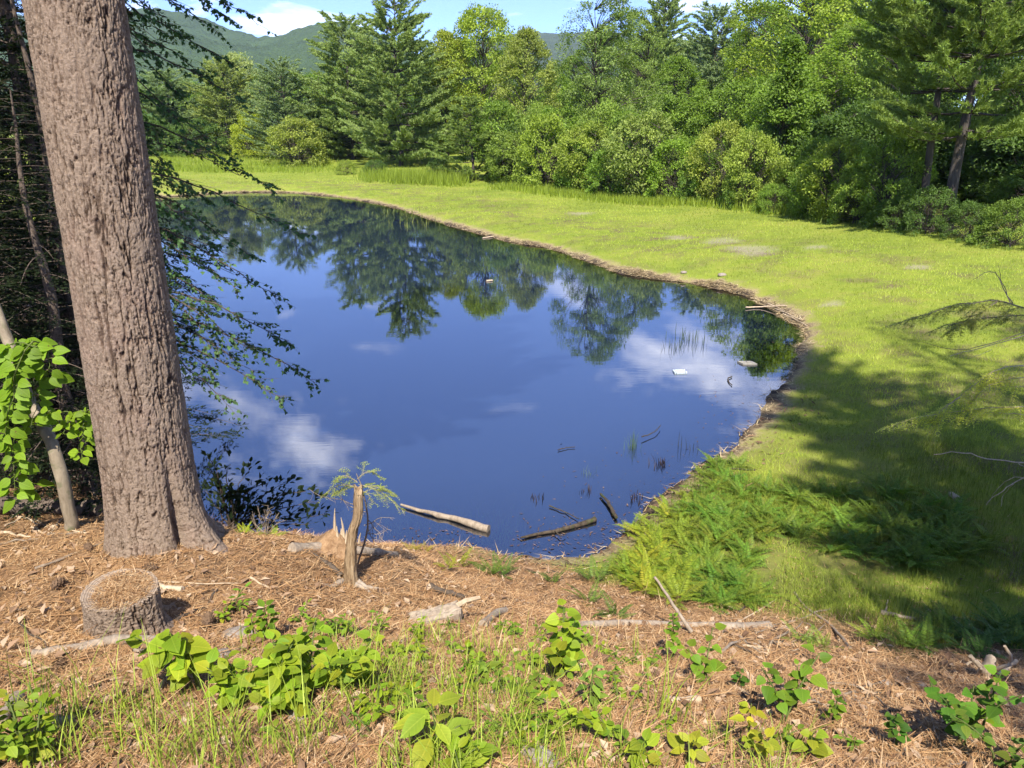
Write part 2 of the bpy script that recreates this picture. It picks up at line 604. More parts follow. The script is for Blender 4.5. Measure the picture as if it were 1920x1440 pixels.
# bare gravelly places in the meadow (photo pixels: x, y, half width, half height)
BARE_PX = [(1410, 472, 70, 13), (1270, 445, 40, 7), (1530, 476, 45, 6), (1720, 517, 30, 6), (1090, 398, 40, 5), (1560, 560, 30, 5), (1350, 455, 60, 8)]


def bare_mask(x, y, z=None):
    x = np.asarray(x, float).ravel(); y = np.asarray(y, float).ravel()
    m = np.zeros(len(x))
    for a, b, hw, hh in BARE_PX:
        c = on_plane(a, b, 0.45); e = on_plane(a + hw, b, 0.45); f = on_plane(a, b - hh, 0.45)
        rx = abs(e[0] - c[0]); ry = abs(f[1] - c[1])
        d = ((x - c[0]) / rx) ** 2 + ((y - c[1]) / ry) ** 2
        m = np.maximum(m, np.exp(-d * 1.2))
    n = fbm(x * 0.9, y * 2.4, 51, 4)
    return sstep(0.50, 0.85, m * 0.62 + n * 0.5) * sstep(0.05, 0.5, m) * 0.85


def make_ground():
    front = np.radians(np.linspace(-46, 46, 330))
    back = np.radians(np.linspace(46, 314, 60))[1:-1]
    th = np.r_[front, back]
    rr = np.r_[np.linspace(0.25, 1.4, 14), np.geomspace(1.45, 20, 215), np.geomspace(20, 150, 170)[1:], np.geomspace(150, 5000, 34)[1:]]
    nt, nr = len(th), len(rr)
    X = (rr[:, None] * np.sin(th)[None]).ravel(); Y = (rr[:, None] * np.cos(th)[None]).ravel()
    sd = pond_sd(X, Y)
    Z = land(X, Y, sd)
    r = np.hypot(X, Y)
    Z = np.where(r > 130, Z * (1 - sstep(130, 400, r)) + sstep(130, 400, r) * 1.0, Z)
    V = np.c_[X, Y, Z]
    i = np.arange(nr - 1)[:, None] * nt; j = np.arange(nt)[None]; k = (j + 1) % nt
    Q = np.stack([i + j, i + nt + j, i + nt + k, i + k], -1).reshape(-1, 4)
    b = MB()
    b.add(V, Q)
    b.add(np.vstack([V[:nt], [[0, 0, gz(0, 0)]]]), np.stack([np.arange(nt), (np.arange(nt) + 1) % nt, np.full(nt, nt)], -1))
    nm = needle_mask(X, Y)
    bm = bare_mask(X, Y) * (1 - nm)
    Vs = np.r_[V, V[:nt], [[0, 0, 0]]]
    cov = np.zeros((len(Vs), 4)); m = len(V)
    cov[:m, 0] = nm; cov[:m, 1] = sd * 0.1 + 0.5; cov[:m, 2] = bm; cov[:m, 3] = 1
    cov[m:, 0] = 1; cov[m:, 1] = 1
    t = NT('ground_cover')
    a = t.attr('cover')
    sep = t.n('ShaderNodeSeparateColor'); t.t.links.new(a.outputs['Color'], sep.inputs[0])
    needle, shore, bare = sep.outputs
    P = t.coord('Object')
    n_big = t.noise(0.35, 4, 0.55, P); n_mid = t.noise(2.6, 5, 0.6, P); n_fine = t.noise(26, 5, 0.65, P); n_grain = t.noise(160, 3, 0.6, P)
    # grass
    g = t.ramp(t.math('ADD', t.math('MULTIPLY', n_big, 0.6), t.math('MULTIPLY', n_mid, 0.4)),
               [(0.34, (0.150, 0.200, 0.028)), (0.5, (0.230, 0.275, 0.038)), (0.66, (0.300, 0.300, 0.060))])
    g = t.mix(t.math('MULTIPLY', n_fine, 0.55), g, t.mix(1.0, g, (0.45, 0.5, 0.4), 'MULTIPLY'))
    # brown thatch where the lawn thins near the bank (right) and gravel
    th_ = t.ramp(n_fine, [(0.3, (0.075, 0.055, 0.030)), (0.7, (0.20, 0.15, 0.085))])
    nb = t.noise(1.1, 4, 0.6, P)
    g = t.mix(t.math('MULTIPLY', t.ramp(nb, [(0.46, 0.0), (0.68, 1.0)]), t.math('SUBTRACT', 1.0, t.math('MULTIPLY', t.math('ABSOLUTE', t.math('SUBTRACT', shore, 0.85)), 2.0), True)), g, th_)
    gr = t.ramp(n_grain, [(0.3, (0.20, 0.165, 0.11)), (0.7, (0.42, 0.37, 0.27))])
    g = t.mix(t.math('MULTIPLY', bare, t.ramp(n_fine, [(0.38, 0.25), (0.6, 1.0)])), g, gr)
    # pine needles and bark crumbs
    vn = t.n('ShaderNodeTexVoronoi'); vn.inputs['Scale'].default_value = 46
    nd = t.ramp(t.math('ADD', t.math('MULTIPLY', n_fine, 0.55), t.math('MULTIPLY', n_mid, 0.45)),
                [(0.35, (0.075, 0.045, 0.026)), (0.47, (0.25, 0.145, 0.073)), (0.62, (0.42, 0.270, 0.150))])
    nd = t.mix(t.math('MULTIPLY', n_grain, 0.6), nd, t.mix(1.0, nd, (0.40, 0.34, 0.28), 'MULTIPLY'))
    c = t.mix(needle, g, nd)
    # shoreline: straw wrack, then mud, then silt under the water
    jit = t.math('MULTIPLY', t.math('SUBTRACT', n_mid, 0.5), 0.10)
    sj = t.math('ADD', shore, jit)
    straw = t.ramp(n_fine, [(0.3, (0.17, 0.12, 0.065)), (0.7, (0.44, 0.34, 0.19))])
    mud = t.ramp(n_fine, [(0.3, (0.030, 0.022, 0.016)), (0.7, (0.085, 0.062, 0.045))])
    k1 = t.ramp(sj, [(0.514, 1.0), (0.546, 0.0)])
    c = t.mix(t.math('MULTIPLY', k1, t.math('SUBTRACT', 1.0, t.math('MULTIPLY', needle, 0.75))), c, straw)
    k2 = t.ramp(sj, [(0.497, 1.0), (0.523, 0.0)])
    c = t.mix(k2, c, mud)
    hgt = t.math('ADD', t.math('MULTIPLY', n_fine, 0.7), t.math('MULTIPLY', n_grain, 0.3))
    nrm = t.bump(hgt, 0.75, 0.03)
    mat = t.done(t.bsdf(c, 0.92, 0.1, nrm))
    me = b.mesh('ground', [mat], True)
    ca = me.attributes.new('cover', 'FLOAT_COLOR', 'POINT')
    ca.data.foreach_set('color', cov.astype(np.float32).ravel())
    o = link('ground', me)
    tag(o, kind='structure', label='needle-covered bank running down to mown grass round the pond')
    return o


GROUND = make_ground()


def make_water():
    xs = np.r_[np.linspace(-40, -6, 90), np.linspace(-6, 14, 160)[1:], np.linspace(14, 20, 12)[1:]]
    ys = np.r_[np.linspace(4.5, 20, 150), np.linspace(20, 64, 120)[1:]]
    X, Y = np.meshgrid(xs, ys, indexing='ij')
    sd = pond_sd(X, Y)
    zb = land(X, Y, sd)
    n, m = X.shape
    idx = np.arange(n * m).reshape(n, m)
    Q = np.stack([idx[:-1, :-1], idx[1:, :-1], idx[1:, 1:], idx[:-1, 1:]], -1).reshape(-1, 4)
    keep = (sd[Q] < 1.5).any(1)
    b = MB(); b.add(np.c_[X.ravel(), Y.ravel(), np.zeros(n * m)], Q[keep])
    t = NT('pond_water')
    dep = t.attr('depth').outputs['Fac']
    P = t.coord('Object')
    rip = t.noise(1.0, 3, 0.55, t.coord('Object', (1.1, 5.0, 1)), 0.4)
    rip2 = t.noise(1.0, 2, 0.5, t.coord('Object', (5, 16, 1)), 0.2)
    h = t.math('ADD', rip, t.math('MULTIPLY', rip2, 0.25))
    calm = t.noise(0.12, 2, 0.5, P)
    nrm = t.n('ShaderNodeBump'); nrm.inputs['Distance'].default_value = 0.010
    t.put(nrm.inputs['Strength'], t.math('MULTIPLY', t.ramp(calm, [(0.35, 0.02), (0.65, 0.07)]), 1.0))
    t.put(nrm.inputs['Height'], h)
    gl = t.n('ShaderNodeBsdfGlossy'); gl.inputs['Roughness'].default_value = 0.0
    gl.inputs['Color'].default_value = (0.97, 0.98, 1.0, 1)
    t.t.links.new(nrm.outputs[0], gl.inputs['Normal'])
    tr = t.n('ShaderNodeBsdfTransparent'); tr.inputs[0].default_value = (0.62, 0.66, 0.58, 1)
    body = t.n('ShaderNodeBsdfDiffuse'); body.inputs[0].default_value = (0.010, 0.017, 0.036, 1)
    mx = t.n('ShaderNodeMixShader'); t.put(mx.inputs[0], t.ramp(dep, [(0.03, 0.0), (0.55, 1.0)]))
    t.t.links.new(tr.outputs[0], mx.inputs[1]); t.t.links.new(body.outputs[0], mx.inputs[2])
    fr = t.n('ShaderNodeFresnel'); fr.inputs['IOR'].default_value = 4.0
    t.t.links.new(nrm.outputs[0], fr.inputs['Normal'])
    m2 = t.n('ShaderNodeMixShader')
    t.t.links.new(fr.outputs[0], m2.inputs[0])
    t.t.links.new(mx.outputs[0], m2.inputs[1]); t.t.links.new(gl.outputs[0], m2.inputs[2])
    mat = t.done(m2.outputs[0])
    me = b.mesh('pond_water', [mat], True)
    a = me.attributes.new('depth', 'FLOAT', 'POINT')
    a.data.foreach_set('value', np.clip(-zb, 0, 2).astype(np.float32))
    o = link('pond_water', me)
    tag(o, kind='structure', label='still blue pond mirroring the sky and the far trees')


make_water()


# ------------------------------------------------------------------ wooded hills
def make_hill(name, ridge, dist, depth_m, seed, label, colr):
    """ridge: photo pixels of the skyline; the slope comes down towards us over depth_m"""
    ridge = np.array(ridge, float)
    px = np.linspace(ridge[0, 0], ridge[-1, 0], 220)
    py = np.interp(px, ridge[:, 0], ridge[:, 1])
    ker = np.hanning(13); ker /= ker.sum()
    py = np.convolve(np.pad(py, 6, 'edge'), ker, 'valid')
    rows = 70
    V = np.zeros((rows + 6, len(px), 3))
    for j, (a, b) in enumerate(zip(px, py)):
        top = at_y(a, b, dist)
        for i in range(rows + 6):
            s = i / (rows - 1)
            y = dist - depth_m * (1 - s)
            x = top[0] * (0.55 + 0.45 * s) if s <= 1 else top[0]
            if s <= 1:
                z = (top[2]) * (s ** 0.85)
            else:
                z = top[2] * (1 - (s - 1) * 3.0)
            V[i, j] = (top[0] * (y / dist), y, z)
    g = V.reshape(-1, 3)
    n = fbm(g[:, 0] / 17.0, g[:, 1] / 17.0, seed, 3)
    n2 = fbm(g[:, 0] / 150.0, g[:, 1] / 150.0, seed + 5, 3)
    w = np.clip(g[:, 2] / 40, 0, 1)
    g[:, 2] += (n - 0.5) * 13.0 * w + (n2 - 0.5) * 30 * w
    m = len(px)
    idx = np.arange(len(g)).reshape(-1, m)
    Q = np.stack([idx[:-1, :-1], idx[:-1, 1:], idx[1:, 1:], idx[1:, :-1]], -1).reshape(-1, 4)
    b = MB(); b.add(g, Q)
    t = NT(name + '_forest')
    P = t.coord('Object')
    v = t.n('ShaderNodeTexVoronoi'); v.inputs['Scale'].default_value = 0.075; t.t.links.new(P, v.inputs['Vector'])
    nn = t.noise(0.012, 4, 0.6, P); nf = t.noise(0.16, 3, 0.6, P)
    c = t.ramp(t.math('ADD', t.math('MULTIPLY', nn, 0.6), t.math('MULTIPLY', nf, 0.4)), [(0.35, tuple(0.55 * q for q in colr)), (0.65, colr)])
    c = t.mix(t.math('MULTIPLY', v.outputs['Distance'], 0.07, True), c, t.mix(1.0, c, (0.45, 0.5, 0.5), 'MULTIPLY'))
    nrm = t.bump(t.math('ADD', t.math('MULTIPLY', v.outputs['Distance'], -0.12), nf), 1.0, 9.0)
    mat = t.done(t.bsdf(c, 0.95, 0.05, nrm))
    o = b.build(name, [mat], None, True)
    tag(o, label, kind='structure')


make_hill('wooded_hill', [(-200, 60), (200, 20), (300, 24), (345, 30), (400, 48), (450, 60), (500, 66), (560, 52), (600, 40), (640, 39), (690, 52), (760, 90), (900, 160)],
          1500, 900, 3, 'long green wooded hill under blue haze behind the far pines', (0.070, 0.115, 0.040))
make_hill('wooded_ridge', [(700, 150), (860, 80), (960, 60), (1040, 56), (1120, 58), (1300, 80), (1500, 95), (1800, 120)],
          2300, 1000, 8, 'flat-topped distant wooded ridge seen through the gap in the tree line', (0.070, 0.100, 0.042))

# ------------------------------------------------------------------ tree patterns (shared mesh data)
def unit(v):
    return v / (np.linalg.norm(v, axis=-1, keepdims=True) + 1e-9)


def rand_dirs(rng, n):
    return unit(rng.normal(size=(n, 3)))


def pine_pattern(seed, H=14.0, Rm=4.6, clear=0.10, layered=0.0, tufts=1.0, profile=0.8, needle=0.19, nw_=0.46, nn=5):
    """white pine: whorls of long limbs carrying flat plumes of needle tufts"""
    rng = np.random.default_rng(seed)
    tb, cb = MB(), MB()
    zz = np.linspace(0, H, 14)
    ph = rng.random() * 6
    wob = np.c_[0.10 * np.sin(zz * 0.5 + ph), 0.10 * np.cos(zz * 0.43 + ph), zz]
    wob[0, :2] = 0
    r0 = 0.013 * H + 0.02
    tb.tube(wob, r0 * (1 - zz / H * 0.93), 9, 0, 0.5)
    nw = int(H * 2.3)
    C, A, S, L, W, T = [], [], [], [], [], []
    for w in range(nw):
        t = clear + (0.985 - clear) * (w / (nw - 1)) ** 0.95
        t = min(0.99, max(clear, t + rng.normal() * 0.012))
        z0 = t * H
        shape = (1 - t) ** profile * min(1.0, 0.55 + (t - clear) * 2.6)
        gap = layered and rng.random() < layered * 0.35
        nb = 0 if gap else rng.integers(5, 8)
        off = rng.random() * 6.28
        for k in range(nb):
            az = off + k * 6.283 / nb + rng.normal() * 0.22
            ln = max(0.35, Rm * shape * rng.uniform(0.62, 1.18))
            rise = np.interp(t, [0, 0.35, 0.75, 1.0], [-0.06, 0.10, 0.45, 1.3]) + rng.normal() * 0.06
            dh = np.array([math.cos(az), math.sin(az), 0.0])
            s = np.linspace(0, 1, 6)
            p0 = np.array([np.interp(z0, zz, wob[:, 0]), np.interp(z0, zz, wob[:, 1]), z0])
            zc = rise * s * ln - 0.10 * ln * np.sin(s * 3.14) * (1 - t) + 0.13 * ln * s ** 3
            path = p0 + dh * (s * ln)[:, None] + np.c_[np.zeros(6), np.zeros(6), zc]
            tb.tube(path, 0.011 * ln * (1 - s * 0.85) + 0.006, 4, 0, 0.4, cap=False)
            nt = max(5, int(ln * 5.0))
            side = np.cross(dh, [0, 0, 1.0])
            for q in range(nt):
                u = rng.uniform(0.22 if ln > 1.2 else 0.05, 1.0) ** 0.8
                b = np.array([np.interp(u, s, path[:, c]) for c in range(3)])
                sg = rng.choice([-1, 1])
                d = unit(dh * rng.uniform(0.5, 1.0) + side * sg * rng.uniform(0.2, 0.95) * (1.15 - u) * 1.4 + np.array([0, 0, rng.uniform(0.0, 0.35)]))
                tl = min(0.30 * ln + 0.22, 1.25) * rng.uniform(0.5, 1.0)
                m = max(3, int(tl * 10 * tufts))
                us = np.linspace(0.15, 1.0, m)
                pts = b + d * (us * tl)[:, None] + np.array([0, 0, 1.0]) * (0.12 * tl * us ** 2)[:, None]
                cc = np.repeat(pts, nn, 0) + rng.normal(size=(m * nn, 3)) * 0.025
                dd = unit(d * 0.75 + rng.normal(size=(m * nn, 3)) * 0.62 + np.array([0, 0, 0.42]))
                C.append(cc); A.append(dd); S.append(unit(np.cross(dd, rand_dirs(rng, m * nn))))
                L.append(rng.uniform(0.75, 1.2, m * nn) * needle); W.append(np.full(m * nn, needle * nw_))
                T.append(np.clip(rng.normal(0.45 + 0.15 * u, 0.16, m * nn), 0, 1))
    cb.blades(np.vstack(C), np.vstack(A), np.vstack(S), np.concatenate(L), np.concatenate(W), np.concatenate(T))
    return tb.mesh('trunk', [M_BARK_FAR], True), cb.mesh('crown', [M_NEEDLE]), H


def envelope(kind, t, rng):
    if kind == 'round':
        return math.sin(math.pi * min(1, max(0, t * 0.93 + 0.05))) ** 0.55
    if kind == 'oval':
        return math.sin(math.pi * (t * 0.95 + 0.03)) ** 0.8
    if kind == 'cone':
        return (1 - t) ** 0.75 * min(1, 0.5 + 2.0 * t)
    if kind == 'mound':
        return math.sqrt(max(0.0, 1 - t * t * 0.98)) * min(1, 0.75 + t)
    return 1.0


def broadleaf_pattern(seed, H=11.0, Rm=3.4, base=0.22, kind='round', clusters=170, per=120, leaf=0.17, cr=0.62, droop=0.0, stems=1, open_=0.0):
    """broad-leaved crown: limbs that reach leaf clusters spread through an uneven envelope"""
    rng = np.random.default_rng(seed)
    tb, cb = MB(), MB()
    tops = []
    for q in range(stems):
        lean = rng.normal(size=2) * (0.03 if stems == 1 else 0.16)
        zz = np.linspace(0, 1, 9)
        hh = H * (0.93 if stems == 1 else rng.uniform(0.6, 0.9))
        P = np.c_[lean[0] * hh * zz + 0.05 * H * 0.3 * np.sin(zz * 5 + q), lean[1] * hh * zz + 0.015 * H * np.cos(zz * 4 + q), hh * zz]
        P[:, :2] -= P[0, :2]
        P[:, :2] += rng.normal(size=2) * (0.0 if stems == 1 else 0.15)
        r = (0.013 * H + 0.02) * (1.0 if stems == 1 else 0.5)
        tb.tube(P, r * (1 - zz * 0.9), 8, 0, 0.5)
        tops.append(P)
    lobes = [(rng.uniform(0, 6.28), rng.uniform(0.0, 1.0), rng.uniform(0.75, 1.25)) for _ in range(9)]
    for c in range(clusters):
        t = rng.random() ** 0.85
        z = H * (base + (1 - base) * t)
        az = rng.uniform(0, 6.283)
        rad = Rm * envelope(kind, t, rng)
        k = 1.0
        for la, lt, lk in lobes:
            da = abs((az - la + math.pi) % (2 * math.pi) - math.pi)
            k += (lk - 1) * math.exp(-(da / 0.6) ** 2 - ((t - lt) / 0.22) ** 2) * 1.3
        rr = rad * k * (rng.uniform(0.45, 1.0) ** 0.45 if open_ == 0 else rng.uniform(0.3, 1.05))
        ctr = np.array([math.cos(az) * rr, math.sin(az) * rr, z])
        P = tops[c % len(tops)]
        zs = max(0.1 * H, z - rr * rng.uniform(0.35, 0.8) - 0.05 * H)
        j = min(range(len(P)), key=lambda q: abs(P[q, 2] - zs))
        a = P[j]
        mid = 0.5 * (a + ctr) + np.array([0, 0, 0.10 * rr]) + rng.normal(size=3) * 0.06 * rr
        tb.tube(np.array([a, 0.5 * (a + mid) + [0, 0, 0.02 * rr], mid, 0.5 * (mid + ctr), ctr]), np.array([0.020, 0.016, 0.012, 0.008, 0.004]) * (0.5 + 0.10 * H), 4, 0, 0.4, cap=False)
        n = int(per * rng.uniform(0.6, 1.4))
        r = cr * rng.uniform(0.65, 1.3)
        d = rand_dirs(rng, n)
        d[:, 2] = d[:, 2] * 0.75
        pos = ctr + d * (r * rng.random(n) ** 0.40)[:, None]
        out = unit(pos - np.array([0, 0, z - 0.4 * Rm]))
        ax = unit(out * 0.7 + rng.normal(size=(n, 3)) * 0.65 + np.array([0, 0, -0.25 - droop]))
        nm = unit(out * 0.6 + rng.normal(size=(n, 3)) * 0.55 + np.array([0, 0, 0.7]))
        L = leaf * rng.uniform(0.7, 1.3, n)
        tone = np.clip(rng.normal(0.48, 0.17, n) + rng.normal() * 0.10, 0, 1)
        cb.leaves(pos, ax, nm, L, L * 0.62, tone)
    return tb.mesh('trunk', [M_BARK_FAR], True), cb.mesh('crown', [M_LEAF]), H


PAT = {}
PAT['pine_a'] = pine_pattern(1, 14, 5.2, 0.05, 0.15, 1.15, 0.58, 0.22)
PAT['pine_b'] = pine_pattern(2, 14, 4.9, 0.05, 0.0, 1.1, 0.46, 0.22)
PAT['pine_c'] = pine_pattern(3, 9, 3.6, 0.05, 0.2, 1.1, 0.60, 0.19)
PAT['pine_tall'] = pine_pattern(4, 17, 4.2, 0.25, 0.1, 1.0, 0.55, 0.24)
PAT['maple_a'] = broadleaf_pattern(11, 12, 4.0, 0.15, 'round', 210, 110, 0.19, 0.75)
PAT['maple_b'] = broadleaf_pattern(12, 11, 3.0, 0.14, 'oval', 190, 110, 0.18, 0.62)
PAT['aspen'] = broadleaf_pattern(13, 13, 3.3, 0.22, 'oval', 170, 95, 0.15, 0.55, 0.25, 1, 0.6)
PAT['tall_tree'] = broadleaf_pattern(14, 15, 3.9, 0.2, 'oval', 230, 110, 0.20, 0.80)
PAT['willow'] = broadleaf_pattern(15, 10, 3.8, 0.10, 'round', 170, 110, 0.20, 0.7, 0.5, 3)
PAT['shrub_a'] = broadleaf_pattern(21, 3.0, 1.9, 0.02, 'mound', 110, 95, 0.115, 0.36, 0.0, 5)
PAT['shrub_b'] = broadleaf_pattern(22, 3.4, 1.7, 0.03, 'round', 110, 95, 0.115, 0.38, 0.1, 4)
PAT['shrub_c'] = broadleaf_pattern(23, 2.6, 2.2, 0.02, 'mound', 120, 90, 0.10, 0.34, 0.2, 6)
PAT['vine_tree'] = broadleaf_pattern(24, 9, 1.7, 0.03, 'cone', 170, 105, 0.16, 0.50, 0.35, 1)
PAT_R = {'pine_a': 5.2, 'pine_b': 4.8, 'pine_c': 3.4, 'pine_tall': 4.0, 'maple_a': 4.5, 'maple_b': 3.4, 'aspen': 3.6, 'tall_tree': 4.4,
         'willow': 4.2, 'shrub_a': 2.15, 'shrub_b': 1.95, 'shrub_c': 2.4, 'vine_tree': 2.1}
_trng = np.random.default_rng(5)


def plant_tree(name, label, cat, pat, x, y, height, width=None, color=(0.07, 0.11, 0.03), group=None, rotz=None, sink=0.05):
    tm, cm, H = PAT[pat]
    k = height / H
    kw = k if width is None else width / (2 * PAT_R[pat])
    z = gz(x, y) - sink
    o = thing(name, label, cat, (x, y, z), (0, 0, _trng.uniform(0, 6.28) if rotz is None else rotz), (kw, kw, k), group)
    link('trunk', tm, o)
    link('crown', cm, o, color=color)
    return o


def tree_px(name, label, cat, pat, px, D, top, wpx, color, group=None, rotz=None):
    """px: photo column; D: metres away; top: photo row of the tip; wpx: crown width in photo pixels"""
    tip = at_y(px, max(top, -600), D)
    g = at_y(px, 330, D)
    x = 0.5 * (tip[0] + (px - 960) / F * (D * CP + CAM_H * SP))
    z = gz(x, D)
    return plant_tree(name, label, cat, pat, x, D, tip[2] - z, wpx / px_per_m(D, 3.0), color, group, rotz)


BASE_PX = np.array([(250, 297), (450, 297), (620, 325), (700, 331), (850, 337), (950, 346), (1060, 357), (1200, 373), (1320, 381), (1440, 398), (1540, 412), (1660, 427), (1800, 447), (1920, 468)], float)


def shrub_px(name, label, pat, px, top, wpx, color, group=None, lift=0, cat='shrub', deep=0.0):
    by = np.interp(px, BASE_PX[:, 0], BASE_PX[:, 1]) - lift
    g = ground(px, by)
    y = g[1] + deep; x = g[0] * y / g[1]
    tip = at_y(px, top, y)
    return plant_tree(name, label, cat, pat, x, y, max(0.5, tip[2] - gz(x, y)), wpx / px_per_m(y, 1.0), color, group)


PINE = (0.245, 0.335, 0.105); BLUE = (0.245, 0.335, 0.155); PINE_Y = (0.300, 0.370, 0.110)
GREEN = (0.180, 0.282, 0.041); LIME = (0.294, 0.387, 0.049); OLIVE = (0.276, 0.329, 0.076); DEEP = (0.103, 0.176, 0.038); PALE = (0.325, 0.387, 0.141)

# far left, beyond the meadow
tree_px('white_pine', 'grey-green pine at the far end of the pond behind the hanging maple leaves', 'tree', 'pine_b', 318, 98, 138, 170, BLUE)
tree_px('white_pine', 'rounded yellow-tinged pine beyond the far meadow, left of the blue-green pine', 'tree', 'pine_b', 425, 96, 118, 150, PINE_Y)
tree_px('white_pine', 'blue-green pine above the two rounded shrubs beyond the far meadow', 'tree', 'pine_b', 535, 86, 122, 150, BLUE)
tree_px('willow_tree', 'pale silvery-green tree rising above the pines under the hill', 'tree', 'willow', 450, 118, 102, 120, PALE)
for a, b, c, d in [(250, 140, 168, 150), (345, 150, 152, 140), (600, 125, 140, 140), (500, 150, 140, 150), (395, 130, 165, 130), (660, 120, 120, 150), (200, 120, 130, 180)]:
    tree_px('hedgerow_tree', 'dark rounded tree in the hedgerow far beyond the meadow', 'tree', 'maple_a', a, b, c, d, GREEN, 'hedgerow trees beyond the meadow')
shrub_px('round_shrub', 'yellow-green rounded shrub, left one of the pair on the far meadow', 'shrub_a', 478, 214, 100, (0.325, 0.387, 0.041), lift=8)
shrub_px('round_shrub', 'wide olive-green rounded shrub, right one of the pair on the far meadow', 'shrub_a', 558, 222, 135, (0.276, 0.329, 0.066), lift=3)
shrub_px('round_shrub', 'dark low shrub by the meadow behind the hanging maple leaves', 'shrub_c', 375, 225, 130, DEEP, lift=4)
shrub_px('round_shrub', 'dark shrub at the left end of the far meadow behind the big trunk', 'shrub_c', 280, 215, 130, DEEP, lift=4)

# the two big pines and their neighbours
tree_px('white_pine', 'broad white pine with spreading boughs, left of the tallest pine', 'tree', 'pine_b', 655, 86, 44, 205, PINE, rotz=0.4)
tree_px('white_pine', 'tallest full white pine mirrored in the middle of the pond', 'tree', 'pine_a', 745, 76, -12, 240, PINE, rotz=2.1)
tree_px('white_pine', 'small white pine with low layered boughs at the edge of the lawn', 'tree', 'pine_c', 885, 59, 188, 150, (0.191, 0.272, 0.065))
tree_px('maple_tree', 'round-topped yellow-green maple right of the tallest pine', 'tree', 'maple_a', 905, 80, 16, 175, LIME)
tree_px('maple_tree', 'loose yellowish tree squeezed between the tallest pine and the maple', 'tree', 'maple_b', 838, 80, 62, 120, (0.306, 0.364, 0.057))
tree_px('seed_laden_tree', 'brownish-green tree hung with seed clusters, left of the sky gap', 'tree', 'maple_b', 985, 72, 58, 130, OLIVE)
tree_px('broadleaf_tree', 'dark green tree behind the gap under the distant ridge', 'tree', 'maple_b', 1040, 90, 128, 80, GREEN)
tree_px('aspen_tree', 'tall airy aspen with a dark bare lower trunk standing behind the shrubs', 'tree', 'aspen', 1140, 56, -14, 200, (0.200, 0.282, 0.076))
tree_px('aspen_tree', 'second airy aspen just behind the bare-trunked one', 'tree', 'aspen', 1190, 62, 20, 130, (0.219, 0.306, 0.072))
tree_px('white_pine', 'high pine tip showing behind the aspens', 'tree', 'pine_tall', 1240, 112, -40, 130, PINE)
tree_px('white_pine', 'bushy blue-green pine right of the aspens', 'tree', 'pine_b', 1335, 88, 26, 190, BLUE)
tree_px('broadleaf_tree', 'olive tree filling the dip between aspens and blue-green pine', 'tree', 'maple_b', 1262, 85, 110, 120, GREEN)
tree_px('broadleaf_tree', 'leafy green tree right behind the bushy blue-green pine', 'tree', 'maple_a', 1425, 84, 8, 150, GREEN)
tree_px('broadleaf_tree', 'tall bright yellow-green tree above the vine-hung trunk', 'tree', 'tall_tree', 1490, 70, -95, 230, LIME)
tree_px('white_pine', 'dark tall pine looming behind the bright yellow-green tree', 'tree', 'pine_tall', 1592, 95, -230, 170, (0.090, 0.141, 0.057))
tree_px('broadleaf_tree', 'broad mid-green tree right of the vine-hung tree', 'tree', 'tall_tree', 1600, 62, 40, 210, (0.230, 0.341, 0.049))
tree_px('broadleaf_tree', 'bright leafy tree partly behind the big layered pine', 'tree', 'maple_a', 1690, 56, 10, 220, (0.219, 0.318, 0.053))
tree_px('vine_hung_tree', 'dark tree trunk wrapped in hanging vines at the lawn edge', 'tree', 'vine_tree', 1468, 39, 75, 150, (0.159, 0.254, 0.038))
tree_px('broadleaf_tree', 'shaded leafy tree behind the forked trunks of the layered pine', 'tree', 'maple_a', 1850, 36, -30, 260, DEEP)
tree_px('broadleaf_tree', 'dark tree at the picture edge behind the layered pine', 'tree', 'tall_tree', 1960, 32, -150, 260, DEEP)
for a, b, c, d in [(1075, 125, 110, 100), (960, 130, 90, 150), (1130, 125, 60, 140), (1290, 115, 75, 140), (1385, 118, 60, 130), (1540, 100, -20, 190), (1680, 90, -60, 200), (1780, 84, -120, 200), (1900, 76, -160, 220), (720, 130, 110, 160), (800, 130, 110, 150), (870, 125, 80, 160), (1460, 105, 20, 150), (1220, 122, 60, 130)]:
    tree_px('back_row_tree', 'green tree in the back row of the wood, mostly hidden by nearer trees', 'tree', 'tall_tree', a, b, c, d, GREEN, 'back row of the wood')

